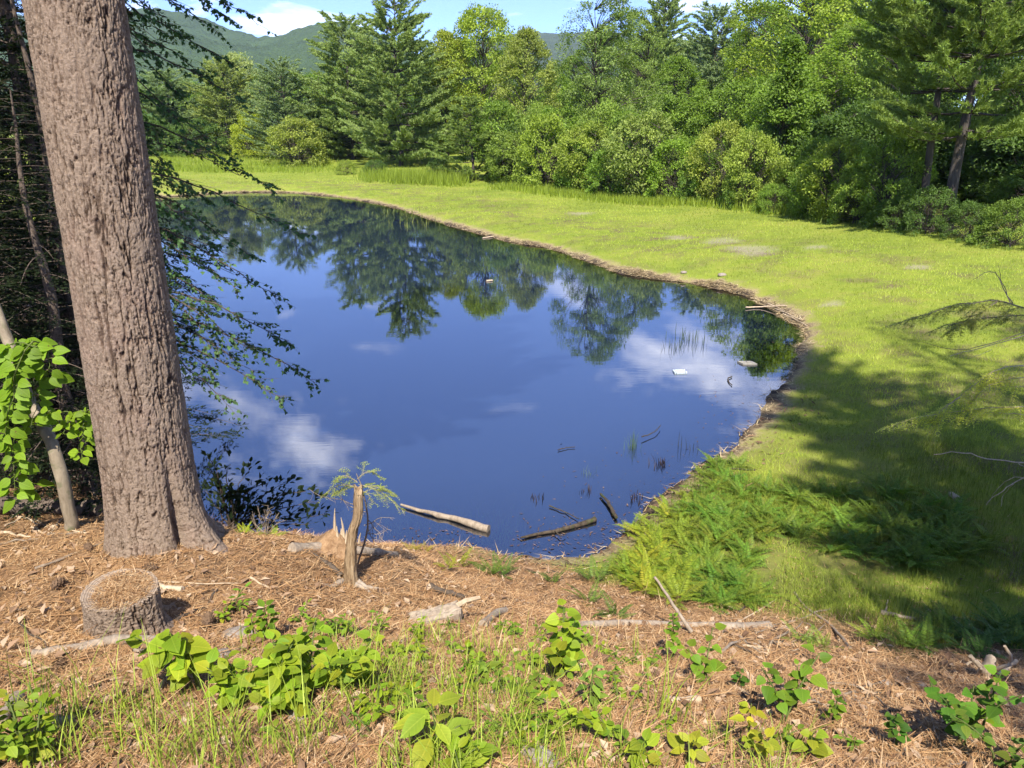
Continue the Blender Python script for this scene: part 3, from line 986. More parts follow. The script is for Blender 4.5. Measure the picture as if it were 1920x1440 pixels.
# thicket along the lawn's far edge
SH = [
    (705, 300, 60, 'shrub_c', DEEP, 'dark undergrowth shrub under the left boughs of the tallest pine'),
    (822, 300, 60, 'shrub_b', DEEP, 'dark undergrowth shrub under the right boughs of the tallest pine'),
    (955, 250, 110, 'shrub_b', (0.219, 0.306, 0.057), 'grey-green shrub at the foot of the small layered pine'),
    (1020, 215, 120, 'shrub_a', (0.269, 0.364, 0.049), 'bright bushy shrub below the seed-laden tree'),
    (1085, 258, 110, 'shrub_a', (0.191, 0.318, 0.041), 'glossy dark green shrub left of the bare aspen trunk'),
    (1100, 235, 120, 'shrub_b', (0.269, 0.341, 0.057), 'yellow-tinged shrub just left of the bare aspen trunk'),
    (1150, 275, 130, 'shrub_a', (0.180, 0.295, 0.041), 'low rounded green shrub in front of the bare aspen trunk'),
    (1205, 215, 150, 'shrub_b', (0.256, 0.329, 0.080), 'tall soft grey-green willow shrub right of the aspen trunk'),
    (1260, 262, 130, 'shrub_a', (0.219, 0.341, 0.045), 'dense green shrub at the lawn edge below the willow shrub'),
    (1320, 285, 110, 'shrub_c', (0.154, 0.259, 0.041), 'low dark shrub at the lawn edge below the blue-green pine'),
    (1345, 232, 120, 'shrub_b', (0.297, 0.354, 0.065), 'olive yellow shrub below the blue-green pine'),
    (1400, 250, 120, 'shrub_b', (0.294, 0.377, 0.065), 'light green feathery shrub left of the vine-hung trunk'),
    (1385, 318, 90, 'shrub_c', (0.140, 0.235, 0.038), 'dark leafy clump on the lawn edge left of the vine-hung trunk'),
    (1450, 345, 90, 'shrub_c', (0.191, 0.306, 0.045), 'leafy low clump at the foot of the vine-hung trunk'),
    (1520, 300, 110, 'shrub_b', (0.180, 0.282, 0.041), 'dark green shrub just right of the vine-hung trunk'),
    (1560, 262, 130, 'shrub_b', (0.283, 0.364, 0.053), 'tall yellow-green shrub between vine-hung trunk and layered pine'),
    (1600, 305, 120, 'shrub_a', (0.242, 0.341, 0.059), 'rounded sunlit shrub at the lawn edge left of the pine shade'),
    (1660, 250, 150, 'shrub_b', (0.205, 0.306, 0.049), 'leafy shrub under the left tips of the layered pine'),
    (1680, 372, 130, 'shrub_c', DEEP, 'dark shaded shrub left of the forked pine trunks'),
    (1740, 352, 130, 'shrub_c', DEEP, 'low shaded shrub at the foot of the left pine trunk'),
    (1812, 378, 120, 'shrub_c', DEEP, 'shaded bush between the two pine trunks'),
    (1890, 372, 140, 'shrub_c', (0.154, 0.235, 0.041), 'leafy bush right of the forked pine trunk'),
    (650, 300, 50, 'shrub_c', (0.256, 0.329, 0.057), 'small pale bush at the left foot of the broad pine'),
]
for a, top, w, pat, colr, lab in SH:
    shrub_px('shrub', lab, pat, a, top, w, colr, 'thicket along the lawn edge', deep=0.6 if top < 260 else 0.0)
UNDER = np.random.default_rng(77)
for i, a in enumerate(np.linspace(930, 1915, 26)):
    by = np.interp(a, BASE_PX[:, 0], BASE_PX[:, 1])
    shrub_px('understorey_bush', 'leafy bush in the deep thicket behind the lawn-edge shrubs', ['shrub_a', 'shrub_b', 'shrub_c'][i % 3], a, by - UNDER.uniform(90, 170), UNDER.uniform(110, 170),
             [GREEN, DEEP, (0.230, 0.329, 0.057)][i % 3], 'understorey behind the lawn edge', deep=UNDER.uniform(2.5, 6) + (4.5 if a > 1700 else 0))

for i, a in enumerate(np.linspace(1560, 1990, 12)):
    g = ground(min(a, 1915), np.interp(a, BASE_PX[:, 0], BASE_PX[:, 1]))
    y = g[1] + 9 + UNDER.uniform(0, 4)
    x = (a - 960) / F * (y * CP + 3 * SP)
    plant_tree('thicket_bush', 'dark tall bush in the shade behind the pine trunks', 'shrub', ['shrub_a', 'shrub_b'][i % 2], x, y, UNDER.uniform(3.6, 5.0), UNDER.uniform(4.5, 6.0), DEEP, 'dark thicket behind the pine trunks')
for i, a in enumerate(np.linspace(560, 1060, 14)):
    y = 96 + UNDER.uniform(-4, 8)
    plant_tree('thicket_bush', 'tall bush closing the gaps under the far pines', 'shrub', ['shrub_a', 'shrub_b'][i % 2], (a - 960) / F * (y * CP + 3 * SP), y, UNDER.uniform(5, 7), UNDER.uniform(6, 8), DEEP, 'thicket behind the far pines')
for i, a in enumerate(np.linspace(1040, 1560, 12)):
    y = np.interp(a, [1040, 1560], [76, 60]) + UNDER.uniform(-3, 3)
    plant_tree('thicket_bush', 'bush of the inner wood behind the lawn-edge thicket', 'shrub', ['shrub_a', 'shrub_b'][i % 2], (a - 960) / F * (y * CP + 3 * SP), y, UNDER.uniform(5, 7), UNDER.uniform(6, 8), GREEN, 'inner wood behind the thicket')

# the layered pine standing nearer on the right, with its forked neighbour trunk
PAT['pine_near'] = pine_pattern(9, 15, 5.2, 0.245, 0.8, 1.5, 0.42, 0.17, 0.24, 7)
PAT_R['pine_near'] = 5.0
tree_px('white_pine', 'big layered white pine with sunlit flat boughs at the picture edge', 'tree', 'pine_near', 1842, 26.5, -420, 520, (0.205, 0.290, 0.070), rotz=1.0)
tree_px('white_pine', 'slim pine with a bare leaning trunk left of the big layered pine', 'tree', 'pine_near', 1778, 28.0, -380, 380, (0.185, 0.275, 0.068), rotz=3.0)

# ------------------------------------------------------------------ bark with real furrows
def cell_edges(u, v, nu, seed):
    """F2-F1 of a jittered cell pattern that wraps after nu cells round the trunk; also a value per cell"""
    rng = np.random.default_rng(seed)
    N = 4096
    jx = rng.random(N); jy = rng.random(N); val = rng.random(N)
    iu = np.floor(u).astype(int); iv = np.floor(v).astype(int)
    f1 = np.full(u.shape, 9.0); f2 = np.full(u.shape, 9.0); cv = np.zeros(u.shape)
    for du in (-1, 0, 1):
        for dv in (-1, 0, 1):
            cu = iu + du; cvv = iv + dv
            h = ((cu % nu) * 73 + cvv * 151) % N
            d = np.hypot(cu + 0.15 + 0.7 * jx[h] - u, cvv + 0.1 + 0.8 * jy[h] - v)
            closer = d < f1
            f2 = np.where(closer, f1, np.minimum(f2, d))
            cv = np.where(closer, val[h], cv)
            f1 = np.where(closer, d, f1)
    return f2 - f1, cv


def bark_trunk(zs, radius, cx, cy, nth, depth=0.016, cw=0.045, ch=0.12, seed=1, th0=0.0):
    """returns grid vertices, quads, tone; radius(theta, z) in metres"""
    th = np.linspace(0, 2 * np.pi, nth, endpoint=False) + th0
    TH, Z = np.meshgrid(th, zs)
    Rr = radius(TH, Z)
    rm = 0.32
    nu = max(6, int(round(2 * np.pi * rm / cw)))
    wx = (fbm(TH * 9, Z * 9, seed + 40, 4) - 0.5)
    seam = np.minimum(1, np.minimum(TH - th0, 2 * np.pi + th0 - TH) / 0.25)
    u = (TH - th0) / (2 * np.pi) * nu + wx * 1.5 * seam
    v = Z / ch + (fbm(TH * 9, Z * 14, seed + 60, 4) - 0.5) * 1.1 * seam
    e, cv = cell_edges(u, v, nu, seed)
    U = TH * rm
    w1 = (fbm(U * 26, Z * 20, seed + 20, 3) - 0.5) * 0.5
    # long wandering vertical cracks, a finer set, and short cross cracks
    c1 = np.abs(fbm(U * 24 + w1, Z * 2.8, seed + 21, 3) - 0.5) / 0.050
    c2 = np.abs(fbm(U * 46 + w1, Z * 7.0, seed + 25, 3) - 0.5) / 0.045
    c3 = np.abs(fbm(U * 11, Z * 15 + w1, seed + 29, 3) - 0.5) / 0.028
    m1 = sstep(0.30, 0.55, fbm(U * 5, Z * 2.2, seed + 33, 3)); m2 = sstep(0.35, 0.6, fbm(U * 7, Z * 4, seed + 37, 3)); m3 = sstep(0.45, 0.62, fbm(U * 9, Z * 6, seed + 39, 2))
    k1 = (1 - sstep(0.15, 1.0, c1)) * (0.35 + 0.65 * m1); k2 = (1 - sstep(0.1, 1.0, c2)) * m2 * 0.65; k3 = (1 - sstep(0.1, 1.0, c3)) * m3 * 0.6
    k4 = (1 - sstep(0.0, 0.13, e)) * 0.45
    fur = 1 - np.maximum(np.maximum(k1, k2), np.maximum(k3, k4))
    disp = -depth * (1 - fur) + (cv - 0.5) * depth * 0.18
    disp += (fbm(U * 45, Z * 32, seed + 91, 2) - 0.5) * depth * 0.15 + (vnoise(U * 130, Z * 110, seed + 90) - 0.5) * depth * 0.16
    Rr = Rr + disp
    CX = np.interp(Z, [z for z, _, _ in cx], [a for _, a, _ in cx]); CY = np.interp(Z, [z for z, _, _ in cx], [b for _, _, b in cx])
    V = np.stack([CX + Rr * np.cos(TH), CY + Rr * np.sin(TH), Z], -1)
    n, m = TH.shape
    i = np.arange(n - 1)[:, None] * m; j = np.arange(m)[None]; k = (j + 1) % m
    Q = np.stack([i + j, i + k, i + m + k, i + m + j], -1).reshape(-1, 4)
    return V.reshape(-1, 3), Q, np.clip(fur * 0.82 + cv * 0.18, 0, 1).ravel(), V


def bark_material(name, dark, mid, light, pink, pink_amt=1.0):
    t = NT(name)
    tone = t.attr('tone').outputs['Fac']
    P = t.coord('Object')
    n1 = t.noise(3.0, 4, 0.6, P); n2 = t.noise(70, 4, 0.7, P); n3 = t.noise(230, 2, 0.6, P)
    c = t.ramp(tone, [(0.10, dark), (0.45, mid), (0.85, light)])
    c = t.mix(t.math('MULTIPLY', t.ramp(n1, [(0.48, 0.0), (0.66, 1.0)]), 0.45 * pink_amt), c, pink)
    c = t.mix(t.math('MULTIPLY', t.ramp(n2, [(0.35, 1.0), (0.58, 0.0)]), 0.50), c, t.mix(1.0, c, (0.42, 0.38, 0.35), 'MULTIPLY'))
    c = t.mix(t.math('MULTIPLY', t.ramp(n3, [(0.55, 0.0), (0.75, 1.0)]), 0.35), c, (0.50, 0.44, 0.38))
    nrm = t.bump(t.math('ADD', n2, t.math('MULTIPLY', n3, 0.5)), 1.0, 0.011)
    return t.done(t.bsdf(c, 0.92, 0.12, nrm))


M_BARK = bark_material('pine_bark', (0.035, 0.022, 0.015), (0.155, 0.104, 0.070), (0.300, 0.224, 0.162), (0.33, 0.215, 0.165), 0.6)
M_BARK_ROUGH = wood_material('rough_bark', (0.07, 0.05, 0.038), (0.20, 0.155, 0.12), (34, 34, 12), 0.9, 0.012)


# ------------------------------------------------------------------ the big pine on the bank
def big_pine():
    bx, by = at_y(281, 905, 4.66)[:2]
    z0 = gz(bx, by) - 0.12
    o = thing('pine_trunk_tree', 'huge pine trunk with pinkish-grey furrowed bark standing on the bank', 'tree', (bx, by, z0))
    h = 19.0
    zs = np.r_[np.linspace(0, 0.7, 100), np.linspace(0.7, 5.0, 520)[1:], np.linspace(5.0, h, 60)[1:]]
    lobes = [(-0.22, 0.32, 0.36), (-1.05, 0.13, 0.5), (-1.9, 0.07, 0.6), (-2.75, 0.06, 0.5), (1.2, 0.2, 0.5), (2.4, 0.2, 0.5)]

    def rad(TH, Z):
        r = np.interp(Z, [0, 0.6, 1.6, 3.8, 8, h], [0.300, 0.288, 0.275, 0.252, 0.22, 0.03])
        fl = 0.05 * np.exp(-Z / 0.22)
        for a, amt, w in lobes:
            d = (TH - a + np.pi) % (2 * np.pi) - np.pi
            fl = fl + amt * np.exp(-(d / w) ** 2) * np.exp(-Z / 0.19)
        # the deep cleft between the two roots facing right
        d = (TH + 0.66 + np.pi) % (2 * np.pi) - np.pi
        fl = fl - 0.11 * np.exp(-(d / 0.12) ** 2) * np.exp(-((Z - 0.15) / 0.5) ** 2)
        return r + fl
    V, Q, tone, G = bark_trunk(zs, rad, [(0, 0, 0), (h, 0.15, 0.1)], None, 320, 0.020, 0.036, 0.15, 4, np.pi / 2)
    b = MB(); b.add(V, Q, 0, tone)
    b.build('trunk', [M_BARK], o, True)
    # high crown, above the picture
    tm, cm, H = PAT['pine_tall']
    c = link('crown', cm, o, (0, 0, 2.2), (0, 0, 2.0), (0.72, 0.72, 1.0), color=PINE)
    return bx, by


BIG = big_pine()


# ------------------------------------------------------------------ cut stump
def cut_stump():
    c = ground(208, 1200)
    o = thing('tree_stump', 'low sawn-off stump with bark sides and needle-strewn top', 'stump', (c[0], c[1] + 0.14, c[2] - 0.05))
    zs = np.linspace(0, 0.345, 60)
    # the saw cut slopes towards us
    def rad(TH, Z):
        d = (TH + 0.1 + np.pi) % (2 * np.pi) - np.pi
        return 0.172 + 0.045 * np.exp(-Z / 0.06) + 0.012 * np.cos(2 * TH) + 0.02 * np.exp(-(d / 0.5) ** 2)
    V, Q, tone, G = bark_trunk(zs, rad, [(0, 0, 0), (1, 0.02, 0)], None, 190, 0.018, 0.055, 0.11, 12, np.pi / 2)
    G = G.copy()
    tilt = 0.16
    top = 0.26 + G[-1, :, 1] * tilt
    G[:, :, 2] = G[:, :, 2] / 0.345 * top[None]
    b = MB(); b.add(G.reshape(-1, 3), Q, 0, tone)
    b.build('bark', [M_BARK], o, True)
    rim = G[-1]
    cen = np.array([0.01, 0, 0.26])
    rings = [1.0, 0.95, 0.93, 0.6, 0.3, 0.0]
    drop = [0.0, 0.002, -0.002, -0.004, -0.003, -0.002]
    V = np.vstack([cen + (rim - cen) * r + np.array([0, 0, d]) for r, d in zip(rings, drop)])
    m = len(rim)
    i = np.arange(len(rings) - 1)[:, None] * m; j = np.arange(m)[None]; k = (j + 1) % m
    b = MB(); b.add(V, np.stack([i + j, i + k, i + m + k, i + m + j], -1).reshape(-1, 4))
    t = NT('sawn_wood')
    P = t.coord('Object')
    w = t.n('ShaderNodeTexWave', wave_type='RINGS', rings_direction='Z'); w.inputs['Scale'].default_value = 26; w.inputs['Distortion'].default_value = 3.5
    t.t.links.new(P, w.inputs['Vector'])
    n = t.noise(30, 4, 0.6, P)
    cc = t.ramp(w.outputs['Fac'], [(0.2, (0.20, 0.15, 0.11)), (0.8, (0.36, 0.28, 0.21))])
    cc = t.mix(t.math('MULTIPLY', n, 0.6), cc, (0.16, 0.12, 0.09))
    b.build('cut_face', [t.done(t.bsdf(cc, 0.9, 0.1, t.bump(n, 0.5, 0.006)))], o, True)
    rng = np.random.default_rng(3)
    n = 1500
    a = rng.uniform(0, 6.28, n); r = 0.145 * rng.random(n) ** 0.6
    C = np.c_[0.03 + r * np.cos(a), r * np.sin(a), np.zeros(n)]
    C[:, 2] = 0.26 + C[:, 1] * tilt - 0.001 + rng.random(n) * 0.020 * (1 - r / 0.21)
    yaw = rng.uniform(0, 6.28, n)
    A = unit(np.c_[np.cos(yaw), np.sin(yaw), rng.normal(0, 0.18, n)])
    S = np.c_[-np.sin(yaw), np.cos(yaw), np.zeros(n)]
    b = MB(); b.blades(C, A, S, rng.uniform(0.04, 0.09, n), 0.0035, rng.random(n))
    tag(b.build('needle_litter', [M_DRY], o), kind='stuff')


# dry needles and straw
def dry_material():
    t = NT('dry_needles')
    tone = t.attr('tone').outputs['Fac']
    c = t.ramp(tone, [(0.0, (0.13, 0.062, 0.028)), (0.35, (0.31, 0.165, 0.070)), (0.75, (0.47, 0.295, 0.145)), (1.0, (0.60, 0.43, 0.25))])
    return t.done(t.bsdf(c, 0.7, 0.2))


M_DRY = dry_material()
M_STRAW = NT('dry_straw')
M_STRAW = (lambda t: t.done(t.bsdf(t.ramp(t.attr('tone').outputs['Fac'], [(0, (0.15, 0.10, 0.05)), (0.5, (0.42, 0.31, 0.16)), (1, (0.60, 0.49, 0.29))]), 0.75, 0.2)))(M_STRAW)
M_DEADLEAF = NT('dead_leaf')
M_DEADLEAF = (lambda t: t.done(t.bsdf(t.ramp(t.attr('tone').outputs['Fac'], [(0, (0.10, 0.055, 0.032)), (0.5, (0.25, 0.155, 0.090)), (1, (0.42, 0.31, 0.21))]), 0.7, 0.2)))(M_DEADLEAF)
cut_stump()


# ------------------------------------------------------------------ sticks, logs and branches
_srng = np.random.default_rng(17)


def smooth_path(P, n, wob=0.0, rng=None):
    P = np.asarray(P, float)
    if len(P) == 2:
        P = np.vstack([P[0], 0.5 * (P[0] + P[1]), P[1]])
    s = np.r_[0, np.cumsum(np.linalg.norm(np.diff(P, axis=0), axis=1))]
    s /= s[-1]
    u = np.linspace(0, 1, n)
    out = []
    m = len(P)
    for q in u:
        i = min(np.searchsorted(s, q, 'right') - 1, m - 2); i = max(i, 0)
        t = (q - s[i]) / (s[i + 1] - s[i] + 1e-9)
        a, b, c, d = P[max(i - 1, 0)], P[i], P[i + 1], P[min(i + 2, m - 1)]
        out.append(0.5 * (2 * b + (c - a) * t + (2 * a - 5 * b + 4 * c - d) * t * t + (3 * b - a - 3 * c + d) * t ** 3))
    out = np.array(out)
    if wob and rng is not None:
        w = rng.normal(size=out.shape) * wob
        w[0] = 0
        out += w
    return out


def pts3(pts, lift=0.0):
    """(px, py) lies on the ground; (px, py, y) hangs y metres away; a third value 'w' lies on the water"""
    out = []
    for p in pts:
        if len(p) == 2:
            g = ground(p[0], p[1]); out.append([g[0], g[1], g[2] + lift])
        elif p[2] == 'w':
            g = on_plane(p[0], p[1], 0.0); out.append([g[0], g[1], lift])
        else:
            out.append(at_y(*p))
    return np.array(out, float)


def stick(name, label, pts, r0, r1, mat, cat='stick', group=None, lift=None, n=9, sides=7, wob=0.004, twigs=()):
    P = smooth_path(pts3(pts, r0 * 0.6 if lift is None else lift), n, wob, _srng)
    org = P[0].copy()
    b = MB()
    rr = np.linspace(r0, r1, n) * (1 + _srng.normal(size=n) * 0.06)
    b.tube(P - org, rr, sides, 0, 0.5, True, 0.18, _srng)
    if not twigs:
        o = b.build(name, [mat], None, True)
        o.location = org
        return tag(o, label, cat, group)
    o = thing(name, label, cat, org, group=group)
    b.build('main_limb', [mat], o, True)
    for tp, a, c in twigs:
        Q = smooth_path(pts3(tp, r1), 6, wob, _srng) - org
        t = MB(); t.tube(Q, np.linspace(a, c, 6), 5, 0, 0.5, True, 0.15, _srng)
        t.build('side_branch', [mat], o, True)
    return o


# weathered snag with twisted grain
def snag():
    base = ground(655, 1092)
    top = at_y(672, 918, base[1] + 0.02)
    o = thing('broken_snag', 'weathered brown broken snag leaning beside the water', 'snag', base)
    n = 40
    P = smooth_path(np.array([[0, 0, -0.06], [0.015, 0, 0.12], [0.05, 0.0, 0.40], (top - base) * 0.72 + [0.012, 0, 0], top - base]), n)
    th = np.linspace(0, 2 * np.pi, 36, endpoint=False)
    V = []
    for i in range(n):
        s = i / (n - 1)
        r = np.interp(s, [0, 0.08, 0.2, 0.5, 0.9, 1], [0.075, 0.055, 0.042, 0.034, 0.029, 0.025])
        fl = np.exp(-s / 0.09) * 0.02 * (np.cos(3 * th + 0.7) + 0.6 * np.cos(5 * th))
        gr = 0.004 * np.cos(9 * th + s * 2.2) + 0.003 * np.cos(17 * th - s * 3) + 0.003 * _srng.normal(size=36) * 0.5
        rr = r + fl + gr
        z = P[i, 2] + (0.03 * np.sin(2 * th + 1) * (s > 0.96) + 0.04 * np.cos(th - 2.0) * (s > 0.99))
        V.append(np.c_[P[i, 0] + rr * np.cos(th), P[i, 1] + rr * np.sin(th), z])
    V = np.array(V)
    i = np.arange(n - 1)[:, None] * 36; j = np.arange(36)[None]; k = (j + 1) % 36
    b = MB(); b.add(V.reshape(-1, 3), np.stack([i + j, i + k, i + 36 + k, i + 36 + j], -1).reshape(-1, 4))
    b.add(np.vstack([V[-1], V[-1].mean(0, keepdims=True) - [[0, 0, 0.02]]]), np.stack([np.arange(36), (np.arange(36) + 1) % 36, np.full(36, 36)], -1))
    t = NT('snag_wood')
    v = t.coord('Object', (38, 38, 3.2))
    n1 = t.noise(1.0, 6, 0.65, v, 1.0)
    c = t.ramp(n1, [(0.34, (0.085, 0.050, 0.028)), (0.52, (0.27, 0.185, 0.105)), (0.7, (0.42, 0.32, 0.20))])
    b.build('stem', [t.done(t.bsdf(c, 0.85, 0.15, t.bump(n1, 0.8, 0.01)))], o, True)
    # curled roots
    for a, ln, sgn in [(2.9, 0.34, 1), (0.1, 0.22, -1), (-0.7, 0.20, 1), (-2.3, 0.2, -1)]:
        s = np.linspace(0, 1, 8)
        x = np.cos(a) * (0.06 + ln * s); y = np.sin(a) * (0.06 + ln * s) + 0.05 * np.sin(s * 3) * sgn
        z = np.array([gz(base[0] + q, base[1] + w) for q, w in zip(x, y)]) - base[2] + 0.02 - 0.03 * s
        rb = MB(); rb.tube(np.c_[x, y, z], 0.022 * (1 - 0.6 * s), 7, 0, 0.5, True, 0.2, _srng)
        rb.build('root', [M_TWIG_DARK if a > 2 else M_WOOD_GREY], o, True)
    return base


SNAG = snag()


# ------------------------------------------------------------------ hemlock sprays
def hemlock_spray(b, P, rng, reach=0.45, needle=0.014, mi_wood=0, mi_leaf=1, dens=1.0, bare=0.2, r0=0.006, w=0.0042, droop=0.22):
    """one hemlock bough along path P: side twigs in a flat fan, short needles on each"""
    P = np.asarray(P)
    n = len(P)
    b.tube(P, np.linspace(r0, 0.0012, n), 5, mi_wood, 0.5, False)
    s = np.r_[0, np.cumsum(np.linalg.norm(np.diff(P, axis=0), axis=1))]
    tot = s[-1]
    C, A, S, T = [], [], [], []

    def needles(Q):
        q = np.r_[0, np.cumsum(np.linalg.norm(np.diff(Q, axis=0), axis=1))]
        m = max(4, int(q[-1] / 0.0062 * dens))
        u = np.linspace(0, q[-1], m)
        pt = np.stack([np.interp(u, q, Q[:, c]) for c in range(3)], -1)
        d = unit(Q[-1] - Q[0])
        side = unit(np.cross(d, [0, 0, 1.0]))
        sg = np.where(np.arange(m) % 2 == 0, 1.0, -1.0)[:, None]
        a = unit(side * sg * 0.9 + d * 0.45 + rng.normal(size=(m, 3)) * 0.22 + np.array([0, 0, 0.12]))
        C.append(pt); A.append(a); S.append(unit(np.cross(a, [0, 0, 1.0]) + rng.normal(size=(m, 3)) * 0.25)); T.append(np.clip(rng.normal(0.5, 0.2, m), 0, 1))
    k = max(6, int(tot * 26))
    for i in range(k):
        u = bare + (1 - bare) * (i + rng.random()) / k
        p = np.array([np.interp(u * tot, s, P[:, c]) for c in range(3)])
        j = min(int(u * (n - 1)), n - 2)
        d = unit(P[j + 1] - P[j])
        side = unit(np.cross(d, [0, 0, 1.0])) * (1 if i % 2 else -1)
        ln = reach * (1.12 - u) * rng.uniform(0.5, 1.0) + 0.03
        e = unit(d * 0.75 + side * 0.85 + rng.normal(size=3) * 0.12)
        v = np.linspace(0, 1, 5)
        Q = p + e * (v * ln)[:, None] + np.array([0, 0, -1.0]) * (droop * rng.uniform(0.3, 1.3) * ln * v ** 1.6)[:, None]
        b.tube(Q, np.linspace(0.0022, 0.0008, 5), 3, mi_wood, 0.5, False)
        needles(Q)
        if ln > 0.09:
            for sg in (-1, 1):
                for uu in (0.3, 0.5, 0.7):
                    if rng.random() < 0.75:
                        p2 = Q[0] + (Q[-1] - Q[0]) * uu + np.array([0, 0, 0.0])
                        e2 = unit(e + np.cross(e, [0, 0, 1.0]) * sg * 0.9 + rng.normal(size=3) * 0.1)
                        l2 = ln * 0.42 * (1.1 - uu) + 0.015
                        Q2 = np.array([p2, p2 + e2 * l2 * 0.5, p2 + e2 * l2 - [0, 0, 0.06 * l2]])
                        needles(Q2)
    needles(P[int(n * bare):])
    C = np.vstack(C); A = np.vstack(A); S = np.vstack(S); T = np.concatenate(T)
    b.leaves(C, A, np.cross(S, A), needle * rng.uniform(0.8, 1.2, len(C)), w, T, mi_leaf)


def sapling_hemlock():
    g = ground(668, 1062)
    y = g[1]
    o = thing('hemlock_sapling', 'small hemlock sapling with bright needle sprays behind the broken snag', 'sapling', g)
    rng = np.random.default_rng(8)
    st = smooth_path(np.array([g, at_y(690, 985, y), at_y(676, 905, y), at_y(668, 888, y)]), 10) - g
    b = MB(); b.tube(st, np.linspace(0.011, 0.003, 10), 6)
    b.build('stem', [M_TWIG], o, True)
    for tip, st0, dy in [((757, 958), (672, 908), 0.05), ((712, 893), (670, 898), 0.15), ((626, 903), (670, 904), 0.0), ((602, 932), (668, 912), -0.02), ((745, 930), (672, 915), 0.2), ((636, 925), (670, 918), 0.15), ((700, 945), (676, 925), -0.12)]:
        a = at_y(st0[0], st0[1], y) - g; c = at_y(tip[0], tip[1], y + dy) - g
        mid = 0.5 * (a + c) + [0, 0, 0.05]
        b = MB(); hemlock_spray(b, smooth_path(np.array([a, mid, c]), 8), rng, 0.17, 0.017, 0, 1, 1.0, 0.12, 0.004, 0.006)
        b.build('needle_spray', [M_TWIG, M_NEEDLE], o).color = (0.27, 0.33, 0.055, 1)
    # bare twigs under the sprays
    for pts in [((683, 985), (705, 975), (728, 970), (737, 975)), ((690, 975), (715, 1000), (728, 988)), ((688, 990), (700, 1010), (718, 1014)), ((680, 950), (640, 938), (600, 930), (578, 916)), ((690, 1000), (712, 1005), (716, 1018)), ((686, 960), (650, 945), (637, 930))]:
        P = smooth_path(np.array([at_y(a, c, y + 0.03) for a, c in pts]) - g, 9, 0.004, rng)
        b = MB(); b.tube(P, np.linspace(0.004, 0.0012, 9), 4)
        for q in range(5):
            i = rng.integers(2, 8)
            e = P[i] + rng.normal(size=3) * 0.05
            b.tube(np.array([P[i], 0.5 * (P[i] + e) + rng.normal(size=3) * 0.006, e]), np.array([0.002, 0.0015, 0.001]), 3)
        b.build('bare_twig', [M_TWIG], o)


sapling_hemlock()


def splinter_stump():
    g = ground(630, 1030)
    g[2] = gz(g[0], g[1])
    o = thing('splintered_stump', 'mound-like rotten stump with pale upright splinters at the water edge', 'stump', (g[0], g[1], g[2] - 0.03))
    rng = np.random.default_rng(4)
    th = np.linspace(0, 2 * np.pi, 40, endpoint=False); rr = np.linspace(0, 1, 14)
    V = []
    for r in rr:
        rad = 0.27 * r * (1 + 0.2 * np.cos(th - 2.6) + 0.12 * np.cos(3 * th))
        z = 0.22 * (1 - r) ** 0.85 + 0.03 * (fbm(np.cos(th) * r * 4 + 9, np.sin(th) * r * 4 + 9, 5, 3) - 0.5)
        V.append(np.c_[rad * np.cos(th) - 0.05 * r, rad * np.sin(th), z - 0.10 * r])
    V = np.array(V); n, m = 14, 40
    i = np.arange(n - 1)[:, None] * m; j = np.arange(m)[None]; k = (j + 1) % m
    b = MB(); b.add(V.reshape(-1, 3), np.stack([i + j, i + m + j, i + m + k, i + k], -1).reshape(-1, 4))
    b.build('rotten_base', [wood_material('rotten_wood', (0.20, 0.11, 0.055), (0.42, 0.27, 0.15), (20, 20, 20), 1.0, 0.02)], o, True)
    for x, y, h, r, ln in [(0.0, 0.0, 0.30, 0.015, 0.03), (0.025, -0.02, 0.16, 0.014, 0.0), (0.065, 0.02, 0.21, 0.013, -0.02), (0.085, -0.01, 0.12, 0.012, 0.02), (0.12, 0.0, 0.17, 0.010, 0.02), (0.15, 0.02, 0.20, 0.007, 0.05), (0.04, 0.05, 0.10, 0.02, 0.0), (-0.03, 0.01, 0.10, 0.012, -0.03), (0.18, 0.0, 0.09, 0.008, 0.03)]:
        s = np.linspace(0, 1, 7)
        b = MB(); b.tube(np.c_[x + ln * s ** 2 * 0.6, np.full(7, y), 0.08 + h * s], r * (1 - s ** 1.3 * 0.93) + 0.002, 5, 0, 0.5, True, 0.35, rng)
        b.build('splinter', [M_WOOD_PALE], o)


splinter_stump()

# logs and bigger pieces
stick('floating_log', 'pale floating log lying slantwise in the water beside the hemlock sapling', [(752, 950, 'w'), (800, 964, 'w'), (850, 976, 'w'), (916, 996, 'w')], 0.014, 0.052, M_WOOD_GREY, 'log', lift=0.03, n=14, sides=10)
stick('sunken_branch', 'dark mossy branch half sunk in the shallow water off the near shore', [(976, 1011, 'w'), (1012, 1003, 'w'), (1060, 994, 'w'), (1116, 977, 'w')], 0.012, 0.034, M_WOOD_WET, 'branch', lift=0.02, n=12, sides=8,
      twigs=[(((1040, 1000, 'w'), (1052, 1010, 'w'), (1060, 1006, 'w')), 0.008, 0.004)])
stick('waterlogged_stick', 'thin dark stick slanting down to the water left of the ferns', [(1030, 951, 'w'), (1060, 963, 'w'), (1086, 977, 'w')], 0.010, 0.005, M_WOOD_WET, 'stick', lift=0.02)
stick('waterlogged_stick', 'curved pale-edged branch standing out of the water by the ferns', [(1126, 930, 'w'), (1140, 947, 'w'), (1156, 975, 'w')], 0.016, 0.022, M_WOOD_WET, 'branch', lift=0.03)
stick('fallen_log', 'long grey barkless log lying at the foot of the bank below the ferns', [(1085, 1174), (1180, 1172), (1290, 1175), (1360, 1178), (1440, 1178)], 0.024, 0.042, M_WOOD_GREY, 'log', n=14, sides=10)
P0 = ground(1295, 1185)
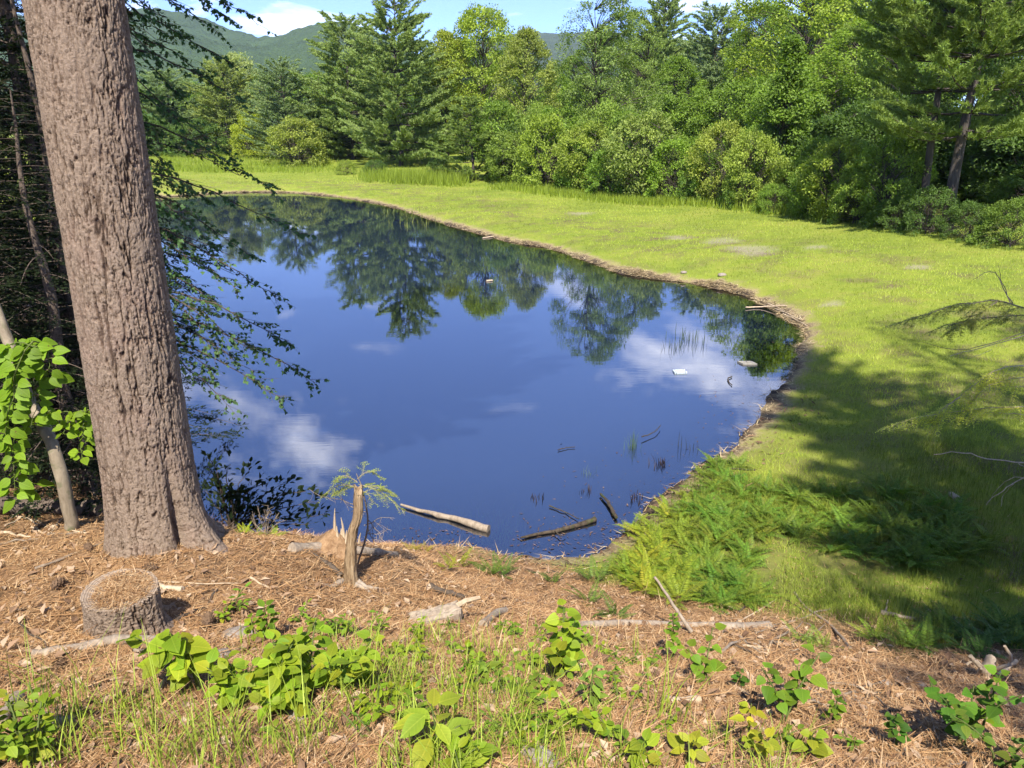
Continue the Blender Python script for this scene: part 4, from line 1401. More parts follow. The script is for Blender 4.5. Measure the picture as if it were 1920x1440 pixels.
stick('leaning_stick', 'grey stick poking up from the log in front of the ferns', [(1296, 1187), (1266, 1140, P0[1] + 0.03), (1229, 1080, P0[1] + 0.08)], 0.017, 0.009, M_WOOD_GREY)
stick('fallen_log', 'sunlit grey log behind the snag, partly in its dark hollow', [(548, 1036), (610, 1034), (680, 1040), (742, 1046)], 0.045, 0.026, M_WOOD_GREY, 'log', n=12, sides=10)
stick('fallen_branch', 'half-peeled branch lying against the foot of the sawn stump', [(60, 1228), (140, 1220), (215, 1206), (300, 1208)], 0.020, 0.030, M_WOOD_GREY, 'branch', n=12, sides=9,
      twigs=[(((238, 1212), (252, 1222), (262, 1232)), 0.012, 0.010), (((300, 1214), (280, 1226), (262, 1232)), 0.008, 0.006)])
stick('wood_offcut', 'pale split offcut behind the sawn stump', [(297, 1103), (344, 1109)], 0.022, 0.018, M_WOOD_PALE, 'offcut', sides=6, n=4)
stick('thin_stick', 'thin brown stick running up to the foot of the big trunk', [(66, 1068), (130, 1044), (180, 1024), (232, 1004)], 0.010, 0.007, M_TWIG, n=10)
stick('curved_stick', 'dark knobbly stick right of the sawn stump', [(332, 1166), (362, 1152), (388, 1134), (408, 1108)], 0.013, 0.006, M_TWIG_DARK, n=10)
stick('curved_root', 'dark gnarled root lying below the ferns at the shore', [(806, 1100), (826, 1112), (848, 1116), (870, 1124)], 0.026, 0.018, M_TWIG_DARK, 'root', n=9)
stick('thin_stick', 'long straw-pale stem across the needles below the big trunk', [(290, 1090), (360, 1094), (440, 1096), (545, 1092)], 0.004, 0.003, M_WOOD_PALE, n=9)
stick('thin_stick', 'pale straight stick right of the trunk root on the needles', [(470, 1084), (505, 1103), (540, 1127)], 0.008, 0.004, M_WOOD_PALE)
stick('grey_branch', 'grey branch end lying at the bottom left corner', [(0, 1365), (16, 1338), (36, 1312)], 0.030, 0.024, M_WOOD_GREY, 'branch', n=6, sides=9)
stick('grey_branch', 'short grey branch lying behind the leafy clump in the bottom left corner', [(86, 1376), (110, 1362), (140, 1354)], 0.024, 0.020, M_WOOD_GREY, 'branch', n=6, sides=9)
stick('thin_stick', 'long thin twig lying across the needles below the stump', [(40, 1344), (120, 1338), (220, 1336), (300, 1342)], 0.006, 0.004, M_TWIG, n=10)
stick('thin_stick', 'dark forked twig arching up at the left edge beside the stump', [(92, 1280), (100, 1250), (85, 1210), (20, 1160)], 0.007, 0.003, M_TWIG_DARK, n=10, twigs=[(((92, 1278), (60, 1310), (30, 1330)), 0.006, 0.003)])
stick('pale_stick', 'pale peeled stick lying above the leafy seedling in mid bank', [(1092, 1182), (1130, 1200), (1190, 1222)], 0.011, 0.007, M_WOOD_PALE)
stick('short_log', 'short grey log piece with bark left of the shaded seedlings', [(1248, 1318), (1310, 1317)], 0.022, 0.019, M_WOOD_PALE, 'log', n=5, sides=9)
stick('short_log', 'grey upright log stub among the weeds on mid bank', [(905, 1175), (925, 1158), (945, 1148)], 0.030, 0.028, M_WOOD_GREY, 'log', n=5, sides=9)
stick('thin_stick', 'bleached bent stick in the brush pile below the ferns', [(1340, 1206), (1380, 1170), (1412, 1152), (1456, 1126)], 0.008, 0.005, M_WOOD_PALE, n=9)
stick('thin_stick', 'pale stick lying flat in front of the brush pile', [(1392, 1212), (1430, 1214), (1472, 1208)], 0.009, 0.006, M_WOOD_PALE)
stick('thin_stick', 'long dark branch slanting down the bank right of the brush pile', [(1490, 1112), (1510, 1140), (1555, 1170), (1595, 1218)], 0.010, 0.013, M_TWIG, n=10)
stick('forked_branch', 'grey forked branch standing on the grass right of the fern bed', [(1652, 1150), (1690, 1158), (1716, 1162)], 0.020, 0.014, M_WOOD_GREY, 'branch', twigs=[(((1656, 1154), (1662, 1138), (1664, 1126)), 0.012, 0.006)])
stick('thin_stick', 'slender dry stick lying by the bottom edge right of centre', [(1510, 1408), (1580, 1416), (1660, 1438)], 0.012, 0.010, M_WOOD_GREY)
stick('thin_stick', 'slender dry stick lying in the bottom right shade', [(1690, 1418), (1740, 1428), (1800, 1440)], 0.010, 0.008, M_WOOD_GREY)
stick('shore_stick', 'dark stick lying at the water edge behind the ferns', [(1372, 880), (1395, 882), (1416, 883)], 0.016, 0.012, M_WOOD_WET)
stick('shore_stick', 'long pale branch reaching into the water at the tip of the pond', [(1398, 579, 'w'), (1430, 578, 'w'), (1475, 577)], 0.022, 0.016, M_WOOD_PALE, 'branch', lift=0.04)
stick('wood_offcut', 'short reddish offcut lying on the shaded grass', [(1782, 930), (1800, 942)], 0.036, 0.034, M_WOOD_PALE, 'offcut', n=4)

# bleached driftwood slab with broken edges
def drift_slab():
    g = ground(815, 1165)
    o = thing('driftwood_slab', 'bleached broken slab of wood lying flat on mid bank', 'driftwood', (g[0], g[1], g[2] + 0.02), (0.12, -0.1, 0.25))
    rng = np.random.default_rng(6)
    nx, ny = 26, 12
    x = np.linspace(-0.14, 0.14, nx); y = np.linspace(-0.06, 0.06, ny)
    X, Y = np.meshgrid(x, y, indexing='ij')
    Y = Y * (0.7 + 0.5 * fbm(X * 9, X * 0 + 3, 4, 3))
    X = X + (fbm(Y * 30, Y * 0, 8, 2) - 0.5) * 0.10 * np.sign(X) * (abs(X) > 0.10)
    Zt = 0.02 + 0.045 * fbm(X * 14, Y * 60, 12, 4)
    top = np.stack([X, Y, Zt], -1); bot = np.stack([X, Y, Zt * 0 - 0.02], -1)
    b = MB()
    idx = np.arange(nx * ny).reshape(nx, ny)
    q = np.stack([idx[:-1, :-1], idx[1:, :-1], idx[1:, 1:], idx[:-1, 1:]], -1).reshape(-1, 4)
    b.add(top.reshape(-1, 3), q); b.add(bot.reshape(-1, 3), q[:, ::-1])
    ring = np.r_[idx[:, 0], idx[-1, 1:], idx[-2::-1, -1], idx[0, -2:0:-1]]
    m = len(ring)
    rv = np.vstack([top.reshape(-1, 3)[ring], bot.reshape(-1, 3)[ring]])
    j = np.arange(m); k = (j + 1) % m
    b.add(rv, np.stack([j, j + m, k + m, k], -1))
    b.build('slab', [M_WOOD_GREY], o)
    for a in (0.18, -0.2):
        s = MB(); s.tube(np.array([[a * 0.6, 0.02, 0.02], [a * 1.2, 0.06 * np.sign(a), 0.03], [a * 1.75, 0.07 * np.sign(a), 0.02]]), [0.02, 0.017, 0.012], 6, 0, 0.5, True, 0.2, rng)
        s.build('limb', [M_WOOD_PALE], o)


drift_slab()


# heap of cut limbs at the picture's right edge
def limb_at(name, label, pts, r0, r1, mat):
    return stick(name, label, pts, r0, r1, mat, 'cut limb', 'cut limbs at the right edge', lift=0.03, n=10, sides=9)


g = ground(1862, 1278)
limb_at('cut_limb', 'thick upright sawn limb stub catching the sun at the right edge', [(1842, 1272), (1850, 1250, g[1]), (1860, 1232, g[1] + 0.03)], 0.036, 0.031, M_WOOD_PALE)
limb_at('cut_limb', 'bent pale limb curling upwards at the right edge', [(1864, 1270), (1876, 1254, g[1]), (1897, 1240, g[1]), (1886, 1212, g[1])], 0.015, 0.009, M_WOOD_PALE)
limb_at('cut_limb', 'straight pale limb lying right of the curled one', [(1868, 1274), (1885, 1260), (1903, 1246)], 0.015, 0.014, M_WOOD_PALE)
limb_at('cut_limb', 'thin pale limb crossing left of the upright stub', [(1812, 1246, g[1]), (1832, 1238, g[1]), (1842, 1250, g[1]), (1862, 1268)], 0.008, 0.007, M_WOOD_PALE)
limb_at('cut_limb', 'short forked pale limb leaning left of the upright stub', [(1820, 1230, g[1]), (1828, 1240, g[1]), (1838, 1252, g[1])], 0.012, 0.010, M_WOOD_PALE)
brng = np.random.default_rng(40)
for i in range(64):
    a = brng.uniform(1380, 1800); c = 1225 + (a - 1400) * 0.42 + brng.normal() * 34
    if c > 1425:
        continue
    ln = brng.uniform(40, 130); an = brng.normal(0.42, 0.35)
    stick('brush_twig', 'thin dry twig in the brown brush strewn down the shaded bank', [(a, c), (a + ln * 0.5 * math.cos(an), c + ln * 0.5 * math.sin(an)), (a + ln * math.cos(an), c + ln * math.sin(an))],
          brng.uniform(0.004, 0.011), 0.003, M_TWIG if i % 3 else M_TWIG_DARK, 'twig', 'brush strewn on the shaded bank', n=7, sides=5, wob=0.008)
for i in range(46):
    a = brng.uniform(0, 1350); c = brng.uniform(1060, 1400)
    if 130 < a < 320 and 1080 < c < 1210:
        continue
    ln = brng.uniform(22, 85); an = brng.uniform(-0.7, 0.7)
    stick('bank_twig', 'small dry twig lying on the sunny needle-covered bank', [(a, c), (a + ln * 0.5, c + ln * 0.5 * math.sin(an)), (a + ln, c + ln * math.sin(an))],
          brng.uniform(0.003, 0.008), 0.003, [M_TWIG, M_WOOD_GREY, M_WOOD_PALE][i % 3], 'twig', 'twigs on the sunny bank', n=6, sides=5, wob=0.006)
for i in range(16):
    a = brng.uniform(1330, 1520); c = brng.uniform(1150, 1225)
    ln = brng.uniform(30, 90); an = brng.uniform(-0.9, 0.9)
    stick('pile_stick', 'dead stick in the heap below the ferns', [(a, c), (a + ln * 0.5, c + ln * 0.5 * math.sin(an)), (a + ln, c + ln * math.sin(an))],
          brng.uniform(0.006, 0.013), 0.004, [M_TWIG, M_WOOD_GREY, M_TWIG_DARK][i % 3], 'stick', 'stick heap below the ferns', n=6, sides=6, wob=0.01)
for i, (a, c, e, f) in enumerate([(0, 1000, 60, 1008), (40, 1014, 72, 986), (60, 990, 95, 1004), (90, 1006, 165, 998), (10, 986, 50, 972), (96, 1000, 116, 976), (20, 965, 80, 985), (0, 1022, 70, 1012), (100, 986, 160, 1002), (55, 968, 92, 990)]):
    stick('pile_stick', 'pale dead stick in the tangle left of the big trunk', [(a, c), (0.5 * (a + e), 0.5 * (c + f)), (e, f)], 0.014 if i in (0, 3) else 0.008, 0.006, M_WOOD_PALE if i % 2 == 0 else M_TWIG, 'stick', 'stick tangle left of the trunk', n=6, sides=6, wob=0.008)
stick('fallen_log', 'brown log lying in the shade behind the leaning sapling', [(-20, 955), (60, 962), (190, 968)], 0.085, 0.07, M_BARK_ROUGH, 'log', n=8, sides=12)


# pine cones
def cone_mesh():
    b = MB(); rng = np.random.default_rng(2)
    b.tube(np.array([[0, 0, 0.0], [0, 0.02, 0], [0, 0.05, 0], [0, 0.085, 0], [0, 0.10, 0]]), [0.008, 0.013, 0.014, 0.009, 0.003], 7)
    for i in range(44):
        s = i / 44; a = i * 2.4
        r = 0.014 * math.sin(math.pi * (0.15 + 0.8 * s)) + 0.004
        c = np.array([[math.cos(a) * r, 0.005 + 0.092 * s, math.sin(a) * r]])
        d = unit(np.array([[math.cos(a), 0.55, math.sin(a)]]))
        b.leaves(c * 0.8, d, np.array([[0, 1.0, 0.01]]), 0.018, 0.016, 0.4)
    return b.mesh('cone_scales', [wood_material('pine_cone', (0.06, 0.035, 0.022), (0.22, 0.14, 0.085), (60, 60, 60), 0.4, 0.004)])


CONE = cone_mesh()
for a, c, lab in [(296, 1069, 'dark pine cone on the needles above the sawn stump'), (435, 1137, 'pine cone among weeds between stump and snag'), (120, 1240, 'big pine cone left of the stump branch'),
                  (170, 1035, 'pine cone beside the thin stick under the trunk'), (388, 1178, 'small dark pine cone right of the stump'), (100, 1108, 'pine cone left of the sawn stump'), (1440, 1262, 'pine cone among the shaded twigs')]:
    g = ground(a, c)
    o = link('pine_cone', CONE, None, (g[0], g[1], g[2] + 0.015), (0, 0, brng.uniform(0, 6.28)), brng.uniform(0.85, 1.25))
    tag(o, lab, 'pine cone', 'pine cones on the bank')


# stones
def stone_mesh(seed):
    rng = np.random.default_rng(seed)
    u = np.linspace(0, np.pi, 12); v = np.linspace(0, 2 * np.pi, 18, endpoint=False)
    U, W = np.meshgrid(u, v, indexing='ij')
    d = np.stack([np.sin(U) * np.cos(W), np.sin(U) * np.sin(W), np.cos(U)], -1)
    r = 1 + 0.35 * (fbm(d[..., 0] * 1.6 + 5 + seed, d[..., 1] * 1.6 + d[..., 2] * 1.3 + 5, seed, 3) - 0.5)
    V = d * r[..., None] * [0.5, 0.36, 0.22]
    i = np.arange(11)[:, None] * 18; j = np.arange(18)[None]; k = (j + 1) % 18
    b = MB(); b.add(V.reshape(-1, 3), np.stack([i + j, i + 18 + j, i + 18 + k, i + k], -1).reshape(-1, 4))
    return b.mesh('stone', [M_STONE], True)


M_STONE = wood_material('bank_stone', (0.20, 0.165, 0.135), (0.40, 0.34, 0.29), (9, 9, 9), 0.6, 0.02)
ST = [stone_mesh(1), stone_mesh(2), stone_mesh(3)]
for i, (a, c, s, lab) in enumerate([(447, 1194, 0.19, 'flat pinkish-grey stone between the leafy clumps'), (415, 1232, 0.11, 'grey stone under the big-leaved seedling'), (1010, 1426, 0.16, 'grey stone at the bottom edge among grass'),
                                    (880, 1138, 0.08, 'small stone beside the driftwood slab'), (560, 1345, 0.12, 'grey stone in the grass below the leafy clump'), (1660, 1283, 0.07, 'pale stone in the sunlit bank debris'), (1728, 1287, 0.08, 'grey stone in the sunlit debris right of the brush')]):
    g = ground(a, c)
    tag(link('stone', ST[i % 3], None, (g[0], g[1], g[2]), (0, 0, i * 1.3), s), lab, 'stone', 'stones on the bank')

# ------------------------------------------------------------------ leaf patterns (unit length along +Y, face up +Z)
from mathutils import Matrix


def leaf_mesh(kind, seed=0):
    rng = np.random.default_rng(seed)
    n = 7
    t = np.linspace(0, 1, n)
    if kind == 'ovate':
        w = 0.34 * np.sin(np.pi * t ** 0.72) ** 0.9
    elif kind == 'heart':
        w = 0.43 * np.sin(np.pi * t ** 0.6) ** 0.8
    elif kind == 'lance':
        w = 0.19 * np.sin(np.pi * t ** 0.8)
    else:
        w = 0.29 * np.sin(np.pi * t ** 0.85) ** 0.9
    w = np.maximum(w, 0.006)
    bend = rng.uniform(0.18, 0.45); fold = rng.uniform(0.10, 0.32); tw = rng.normal() * 0.12
    z = -bend * t ** 2 * 0.7
    y = t * (1 - 0.12 * bend)
    mid = np.c_[0.03 * np.sin(t * 4 + seed), y, z]
    wave = 0.035 * np.sin(t * 13 + rng.random() * 6)
    L = np.c_[mid[:, 0] - w, y, z + fold * w + wave * w * 2 + tw * w]
    Rr = np.c_[mid[:, 0] + w, y, z + fold * w - wave * w * 2 - tw * w]
    b = MB()
    V = np.vstack([L, mid, Rr])
    i = np.arange(n - 1)
    q = np.vstack([np.stack([i, i + n, i + n + 1, i + 1], -1), np.stack([i + n, i + 2 * n, i + 2 * n + 1, i + n + 1], -1)])
    tone = np.r_[np.full(n, 0.55), np.full(n, 0.25), np.full(n, 0.55)] + rng.normal() * 0.08
    b.add(V, q, 0, np.clip(tone, 0, 1))
    b.tube(np.array([[0, -0.28, 0.03], [0, -0.12, 0.015], [0, 0.02, 0]]), [0.012, 0.012, 0.010], 4, 0, 0.7, False)
    return b.mesh('leaf', [M_BROAD], True)


LEAF = {k: [leaf_mesh(k, s) for s in range(4)] for k in ('ovate', 'heart', 'lance', 'oval')}


def maple_leaf_mesh(seed):
    rng = np.random.default_rng(seed)
    lob = [(-0.10, 0.10), (-0.40, 0.06), (-0.36, 0.24), (-0.52, 0.46), (-0.27, 0.46), (-0.22, 0.66), (0.0, 1.0)]
    pts = [(0, 0)] + lob + [(-a, c) for a, c in lob[-2::-1]]
    P = np.array(pts) + rng.normal(size=(len(pts), 2)) * 0.02
    z = -0.22 * P[:, 1] ** 2 + 0.25 * abs(P[:, 0]) * rng.uniform(-0.5, 1)
    V = np.vstack([np.c_[P, z], [[0, 0.38, -0.02]]])
    m = len(P)
    j = np.arange(m)
    b = MB(); b.add(V, np.stack([j, np.full(m, m), (j + 1) % m], -1), 0, 0.4 + rng.random() * 0.3)
    b.tube(np.array([[0, -0.5, 0.08], [0, -0.2, 0.05], [0, 0.02, 0]]), [0.012, 0.012, 0.012], 3, 0, 0.6, False)
    return b.mesh('leaf', [M_LEAF])


MAPLE = [maple_leaf_mesh(s) for s in range(5)]


def frame(axis, up):
    y = unit(np.asarray(axis, float)); x = unit(np.cross(y, up)); z = np.cross(x, y)
    return Matrix(((x[0], y[0], z[0]), (x[1], y[1], z[1]), (x[2], y[2], z[2])))


def put_leaf(mesh, parent, pos, axis, up, size, color):
    o = link('leaf', mesh, parent, pos, None, size, color)
    o.rotation_euler = frame(axis, up).to_euler()
    return o


def leafy_plant(name, label, px, py, height, nleaf, leaf, color, kind='ovate', stems=1, spread=0.5, group=None, cat='plant', seed=None, base=None):
    rng = np.random.default_rng(int(px * 7 + py) if seed is None else seed)
    leaf = leaf * 0.63; nleaf = int(nleaf * 1.9)
    g = ground(px, py) if base is None else base
    o = thing(name, label, cat, g, group=group)
    for s in range(stems):
        az = rng.uniform(0, 6.28); lean = spread * rng.uniform(0.25, 1.0) * (0.35 if stems == 1 else 1.0)
        h = height * rng.uniform(0.75, 1.05)
        t = np.linspace(0, 1, 7)
        off = rng.normal(size=2) * 0.02 * (stems > 1)
        P = np.c_[off[0] + math.cos(az) * lean * h * t ** 1.6, off[1] + math.sin(az) * lean * h * t ** 1.6, h * t * (1 - 0.12 * lean * t)]
        b = MB(); b.tube(P, np.linspace(0.0045, 0.0018, 7) * (1 + height), 5)
        so = b.build('stem', [M_STEM], o, True)
        m = max(2, nleaf // stems)
        for i in range(m):
            u = 0.30 + 0.70 * (i + 0.6) / m
            p = np.array([np.interp(u, t, P[:, c]) for c in range(3)])
            a = i * 2.4 + rng.normal() * 0.35 + s
            rise = rng.uniform(-0.45, 0.45) + 0.35 * (u > 0.9)
            d = np.array([math.cos(a), math.sin(a), rise])
            sz = leaf * rng.uniform(0.62, 1.15) * (1.0 - 0.30 * u + 0.1)
            up = unit(np.array([rng.normal() * 0.25 - 0.15, -0.30 + rng.normal() * 0.25, 1.0]))
            k = rng.uniform(0.68, 1.2)
            yl = rng.uniform(0.85, 1.2) if rng.random() > 0.04 else 1.35
            cc = (color[0] * k * yl, color[1] * k, color[2] * k)
            put_leaf(LEAF[kind][rng.integers(4)], so, p + unit(d) * sz * 0.28, d, up, sz, cc)
    return o


YG = (0.24, 0.34, 0.022); MG = (0.15, 0.26, 0.022); DG = (0.085, 0.18, 0.022); YY = (0.36, 0.39, 0.03)
leafy_plant('big_leaved_seedling', 'bright big-leaved seedling just right of the sawn stump', 372, 1300, 0.36, 17, 0.165, (0.27, 0.37, 0.025), 'heart', 2, 0.7, seed=1)
for i, (a, c, h, nl, lab) in enumerate([(455, 1318, 0.26, 18, 'leafy green seedling, leftmost of the low clump beside the big-leaved one'), (515, 1318, 0.30, 20, 'leafy seedling in the left middle of the low green clump'),
                                        (570, 1300, 0.34, 20, 'bushy seedling at the centre of the low green clump'), (625, 1300, 0.36, 18, 'taller seedling in the right middle of the low green clump'),
                                        (672, 1290, 0.34, 16, 'seedling at the right end of the low green clump'), (545, 1340, 0.22, 14, 'small seedling in front of the low green clump')]):
    leafy_plant('leafy_seedling', lab, a, c, h * 0.80, int(nl * 1.7), 0.125, (0.25, 0.36, 0.026), 'ovate', 4, 0.8, 'low clump of seedlings', seed=10 + i)
leafy_plant('leafy_seedling', 'small seedling with a few leaves above the low green clump', 505, 1200, 0.24, 9, 0.095, MG, 'ovate', 1, 0.6, seed=21)
leafy_plant('leafy_seedling', 'small pale seedling left of centre above the clump', 478, 1205, 0.18, 8, 0.09, YG, 'ovate', 1, 0.6, seed=22)
leafy_plant('drooping_seedling', 'yellow-green seedling with hanging heart-shaped leaves in mid bank', 1052, 1275, 0.40, 26, 0.140, (0.25, 0.36, 0.025), 'heart', 4, 0.8, seed=31)
leafy_plant('narrow_leaved_plant', 'pale plant with narrow pointed leaves casting a dark shadow', 1105, 1325, 0.22, 12, 0.115, (0.22, 0.33, 0.05), 'lance', 1, 0.6, seed=32)
leafy_plant('dock_plant', 'tall pale dock leaf standing upright at the bottom edge', 822, 1415, 0.20, 5, 0.19, (0.34, 0.42, 0.04), 'oval', 1, 0.4, seed=33)
leafy_plant('dock_plant', 'broad pale leaves in the bottom grass left of centre', 845, 1452, 0.12, 7, 0.12, YG, 'oval', 2, 0.8, seed=34)
leafy_plant('leafy_seedling', 'heart-leaved seedling beside the end of the long grey log', 1262, 1240, 0.32, 13, 0.085, (0.17, 0.28, 0.025), 'heart', 1, 0.5, seed=35)
leafy_plant('leafy_seedling', 'half-shaded seedling with large drooping leaves left of the brush', 1322, 1290, 0.26, 10, 0.130, (0.18, 0.29, 0.025), 'heart', 2, 1.0, seed=36)
leafy_plant('leafy_seedling', 'dark low seedling left of the brushy shade', 1385, 1290, 0.14, 9, 0.075, DG, 'ovate', 1, 0.7, seed=37)
leafy_plant('leafy_seedling', 'upright seedling with big hanging leaves in the shade edge', 1468, 1360, 0.34, 13, 0.140, (0.16, 0.28, 0.025), 'heart', 2, 0.9, seed=38)
leafy_plant('leafy_seedling', 'slender seedling with a tuft of small leaves at the shade edge', 1492, 1330, 0.32, 8, 0.07, MG, 'ovate', 1, 0.4, seed=39)
leafy_plant('yellow_seedling', 'yellow-green young shrub in the bottom foreground right of centre', 1400, 1415, 0.24, 14, 0.095, YY, 'ovate', 2, 0.8, seed=40)
leafy_plant('yellow_seedling', 'tall oval leaf and rosette at the bottom edge right of centre', 1285, 1440, 0.17, 6, 0.125, (0.36, 0.42, 0.035), 'oval', 1, 0.5, seed=41)
leafy_plant('yellow_seedling', 'plant with one huge round veined leaf at the bottom right', 1510, 1420, 0.15, 6, 0.115, (0.33, 0.40, 0.035), 'heart', 1, 0.9, seed=42)
leafy_plant('jagged_leaf_plant', 'bright broad-leaved weed cut by the bottom edge', 1205, 1440, 0.16, 7, 0.125, (0.30, 0.39, 0.03), 'ovate', 1, 0.6, seed=43)
leafy_plant('leafy_seedling', 'small bright seedling at the lower right border of the sun', 1560, 1360, 0.18, 9, 0.075, MG, 'heart', 1, 0.6, seed=44)
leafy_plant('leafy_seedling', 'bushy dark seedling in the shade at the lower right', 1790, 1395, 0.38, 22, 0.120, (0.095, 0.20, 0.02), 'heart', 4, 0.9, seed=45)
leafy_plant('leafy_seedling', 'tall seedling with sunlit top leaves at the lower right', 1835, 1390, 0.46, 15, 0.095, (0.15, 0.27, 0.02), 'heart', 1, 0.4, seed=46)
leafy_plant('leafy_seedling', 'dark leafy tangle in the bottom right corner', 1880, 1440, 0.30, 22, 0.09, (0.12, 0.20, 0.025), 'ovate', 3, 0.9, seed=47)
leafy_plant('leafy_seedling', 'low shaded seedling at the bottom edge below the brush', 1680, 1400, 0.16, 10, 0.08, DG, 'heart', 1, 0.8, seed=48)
for i, (a, c, lab) in enumerate([(20, 1440, 'leafy weed in the very bottom left corner'), (60, 1440, 'leafy weed beside the corner one at bottom left'), (95, 1430, 'leafy weed at the right of the bottom left clump'), (40, 1410, 'leafy weed at the top of the bottom left clump')]):
    leafy_plant('corner_weed', lab, a, c, 0.22, 18, 0.085, (0.21, 0.31, 0.025), 'ovate', 3, 0.8, 'leafy clump in the bottom left corner', seed=60 + i)
wr = np.random.default_rng(70)
WEEDS = [(750, 1225), (700, 1195), (590, 1190), (800, 1245), (930, 1185), (965, 1190), (1000, 1205), (880, 1255), (1000, 1330), (1030, 1420), (975, 1365), (940, 1300), (1180, 1320), (1160, 1290), (1215, 1260),
         (420, 1165), (445, 1150), (640, 1190), (720, 1250), (1130, 1245), (760, 1320), (700, 1350), (1090, 1420), (1150, 1400), (900, 1420), (1340, 1390), (1440, 1400), (1240, 1380), (1600, 1415), (1100, 1215), (780, 1200), (850, 1190), (560, 1165), (1050, 1180)]
WEEDS += [(float(q), float(w)) for q, w in zip(wr.normal(860, 210, 44), wr.uniform(1180, 1400, 44)) if 420 < q < 1330]
for i, (a, c) in enumerate(WEEDS):
    leafy_plant('ground_weed', 'small low green weed sprouting on the needle-covered bank', a, c, wr.uniform(0.06, 0.15), wr.integers(7, 13), wr.uniform(0.05, 0.085), [YG, MG, (0.20, 0.30, 0.03)][i % 3], ['ovate', 'lance', 'oval'][i % 3], 2, 1.0, 'low weeds on the bank', seed=100 + i)


# ------------------------------------------------------------------ ferns
def frond_mesh(seed):
    rng = np.random.default_rng(seed)
    n = 30
    t = np.linspace(0, 1, n)
    arch = rng.uniform(0.3, 0.75)
    y = 0.78 * t ** 1.15
    z = 0.60 * t - 0.60 * arch * t ** 2.2
    x = 0.08 * rng.normal() * t ** 2
    P = np.c_[np.broadcast_to(x, n), y, z]
    b = MB()
    b.tube(P[::4], np.linspace(0.007, 0.002, len(P[::4])), 3, 0, 0.6, False)
    T = unit(np.gradient(P, axis=0))
    C, A, N, L, W = [], [], [], [], []
    for i in range(6, n):
        s = (t[i] - 0.19) / 0.81
        w = 0.185 * (1 - s) ** 0.75 * min(1.0, 0.6 + 2.2 * s) + 0.012
        side = unit(np.cross(T[i], [0, 0, 1.0]))
        nn = np.cross(side, T[i])
        for sg in (-1, 1):
            d = unit(side * sg + T[i] * 0.38 - nn * 0.22 + rng.normal(size=3) * 0.07)
            C.append(P[i]); A.append(d); N.append(nn + rng.normal(size=3) * 0.15); L.append(w); W.append(0.026)
    m = len(C)
    b.leaves(np.array(C), np.array(A), np.array(N), np.array(L), np.array(W), np.clip(rng.normal(0.5, 0.18, m), 0, 1))
    return b.mesh('frond', [M_LEAF])


FROND = [frond_mesh(s) for s in range(5)]


def fern(label, px, py, size, color, group, nf=None, rng=None, name='fern', base=None):
    g = ground(px, py) if base is None else base
    o = thing(name, label, 'fern', (g[0], g[1], g[2] - 0.01), group=group)
    nf = nf or rng.integers(6, 11)
    a0 = rng.uniform(0, 6.28)
    for i in range(nf):
        a = a0 + i * 6.283 / nf + rng.normal() * 0.3
        k = rng.uniform(0.8, 1.2)
        link('frond', FROND[rng.integers(5)], o, (0.02 * math.cos(a), 0.02 * math.sin(a), 0), (rng.normal() * 0.20 + 0.10, rng.normal() * 0.16, a), size * rng.uniform(0.7, 1.15),
             (color[0] * k * rng.uniform(0.9, 1.15), color[1] * k, color[2] * k))
    return o


FERN_POLY = np.array([(1165, 1085), (1175, 1000), (1225, 955), (1275, 915), (1325, 868), (1385, 862), (1420, 905), (1500, 915), (1560, 905), (1600, 930), (1690, 905), (1760, 935), (1800, 985), (1830, 1010), (1900, 1020), (1900, 1050), (1800, 1050), (1700, 1075), (1640, 1060), (1560, 1050), (1490, 1010), (1420, 1010), (1400, 1060), (1440, 1120), (1400, 1150), (1330, 1140), (1280, 1130), (1200, 1110)], float)


def in_poly(x, y, P):
    Q = np.roll(P, -1, 0)
    c = ((P[:, 1] > y) != (Q[:, 1] > y)) & (x < (Q[:, 0] - P[:, 0]) * (y - P[:, 1]) / (Q[:, 1] - P[:, 1] + 1e-9) + P[:, 0])
    return c.sum() % 2 == 1


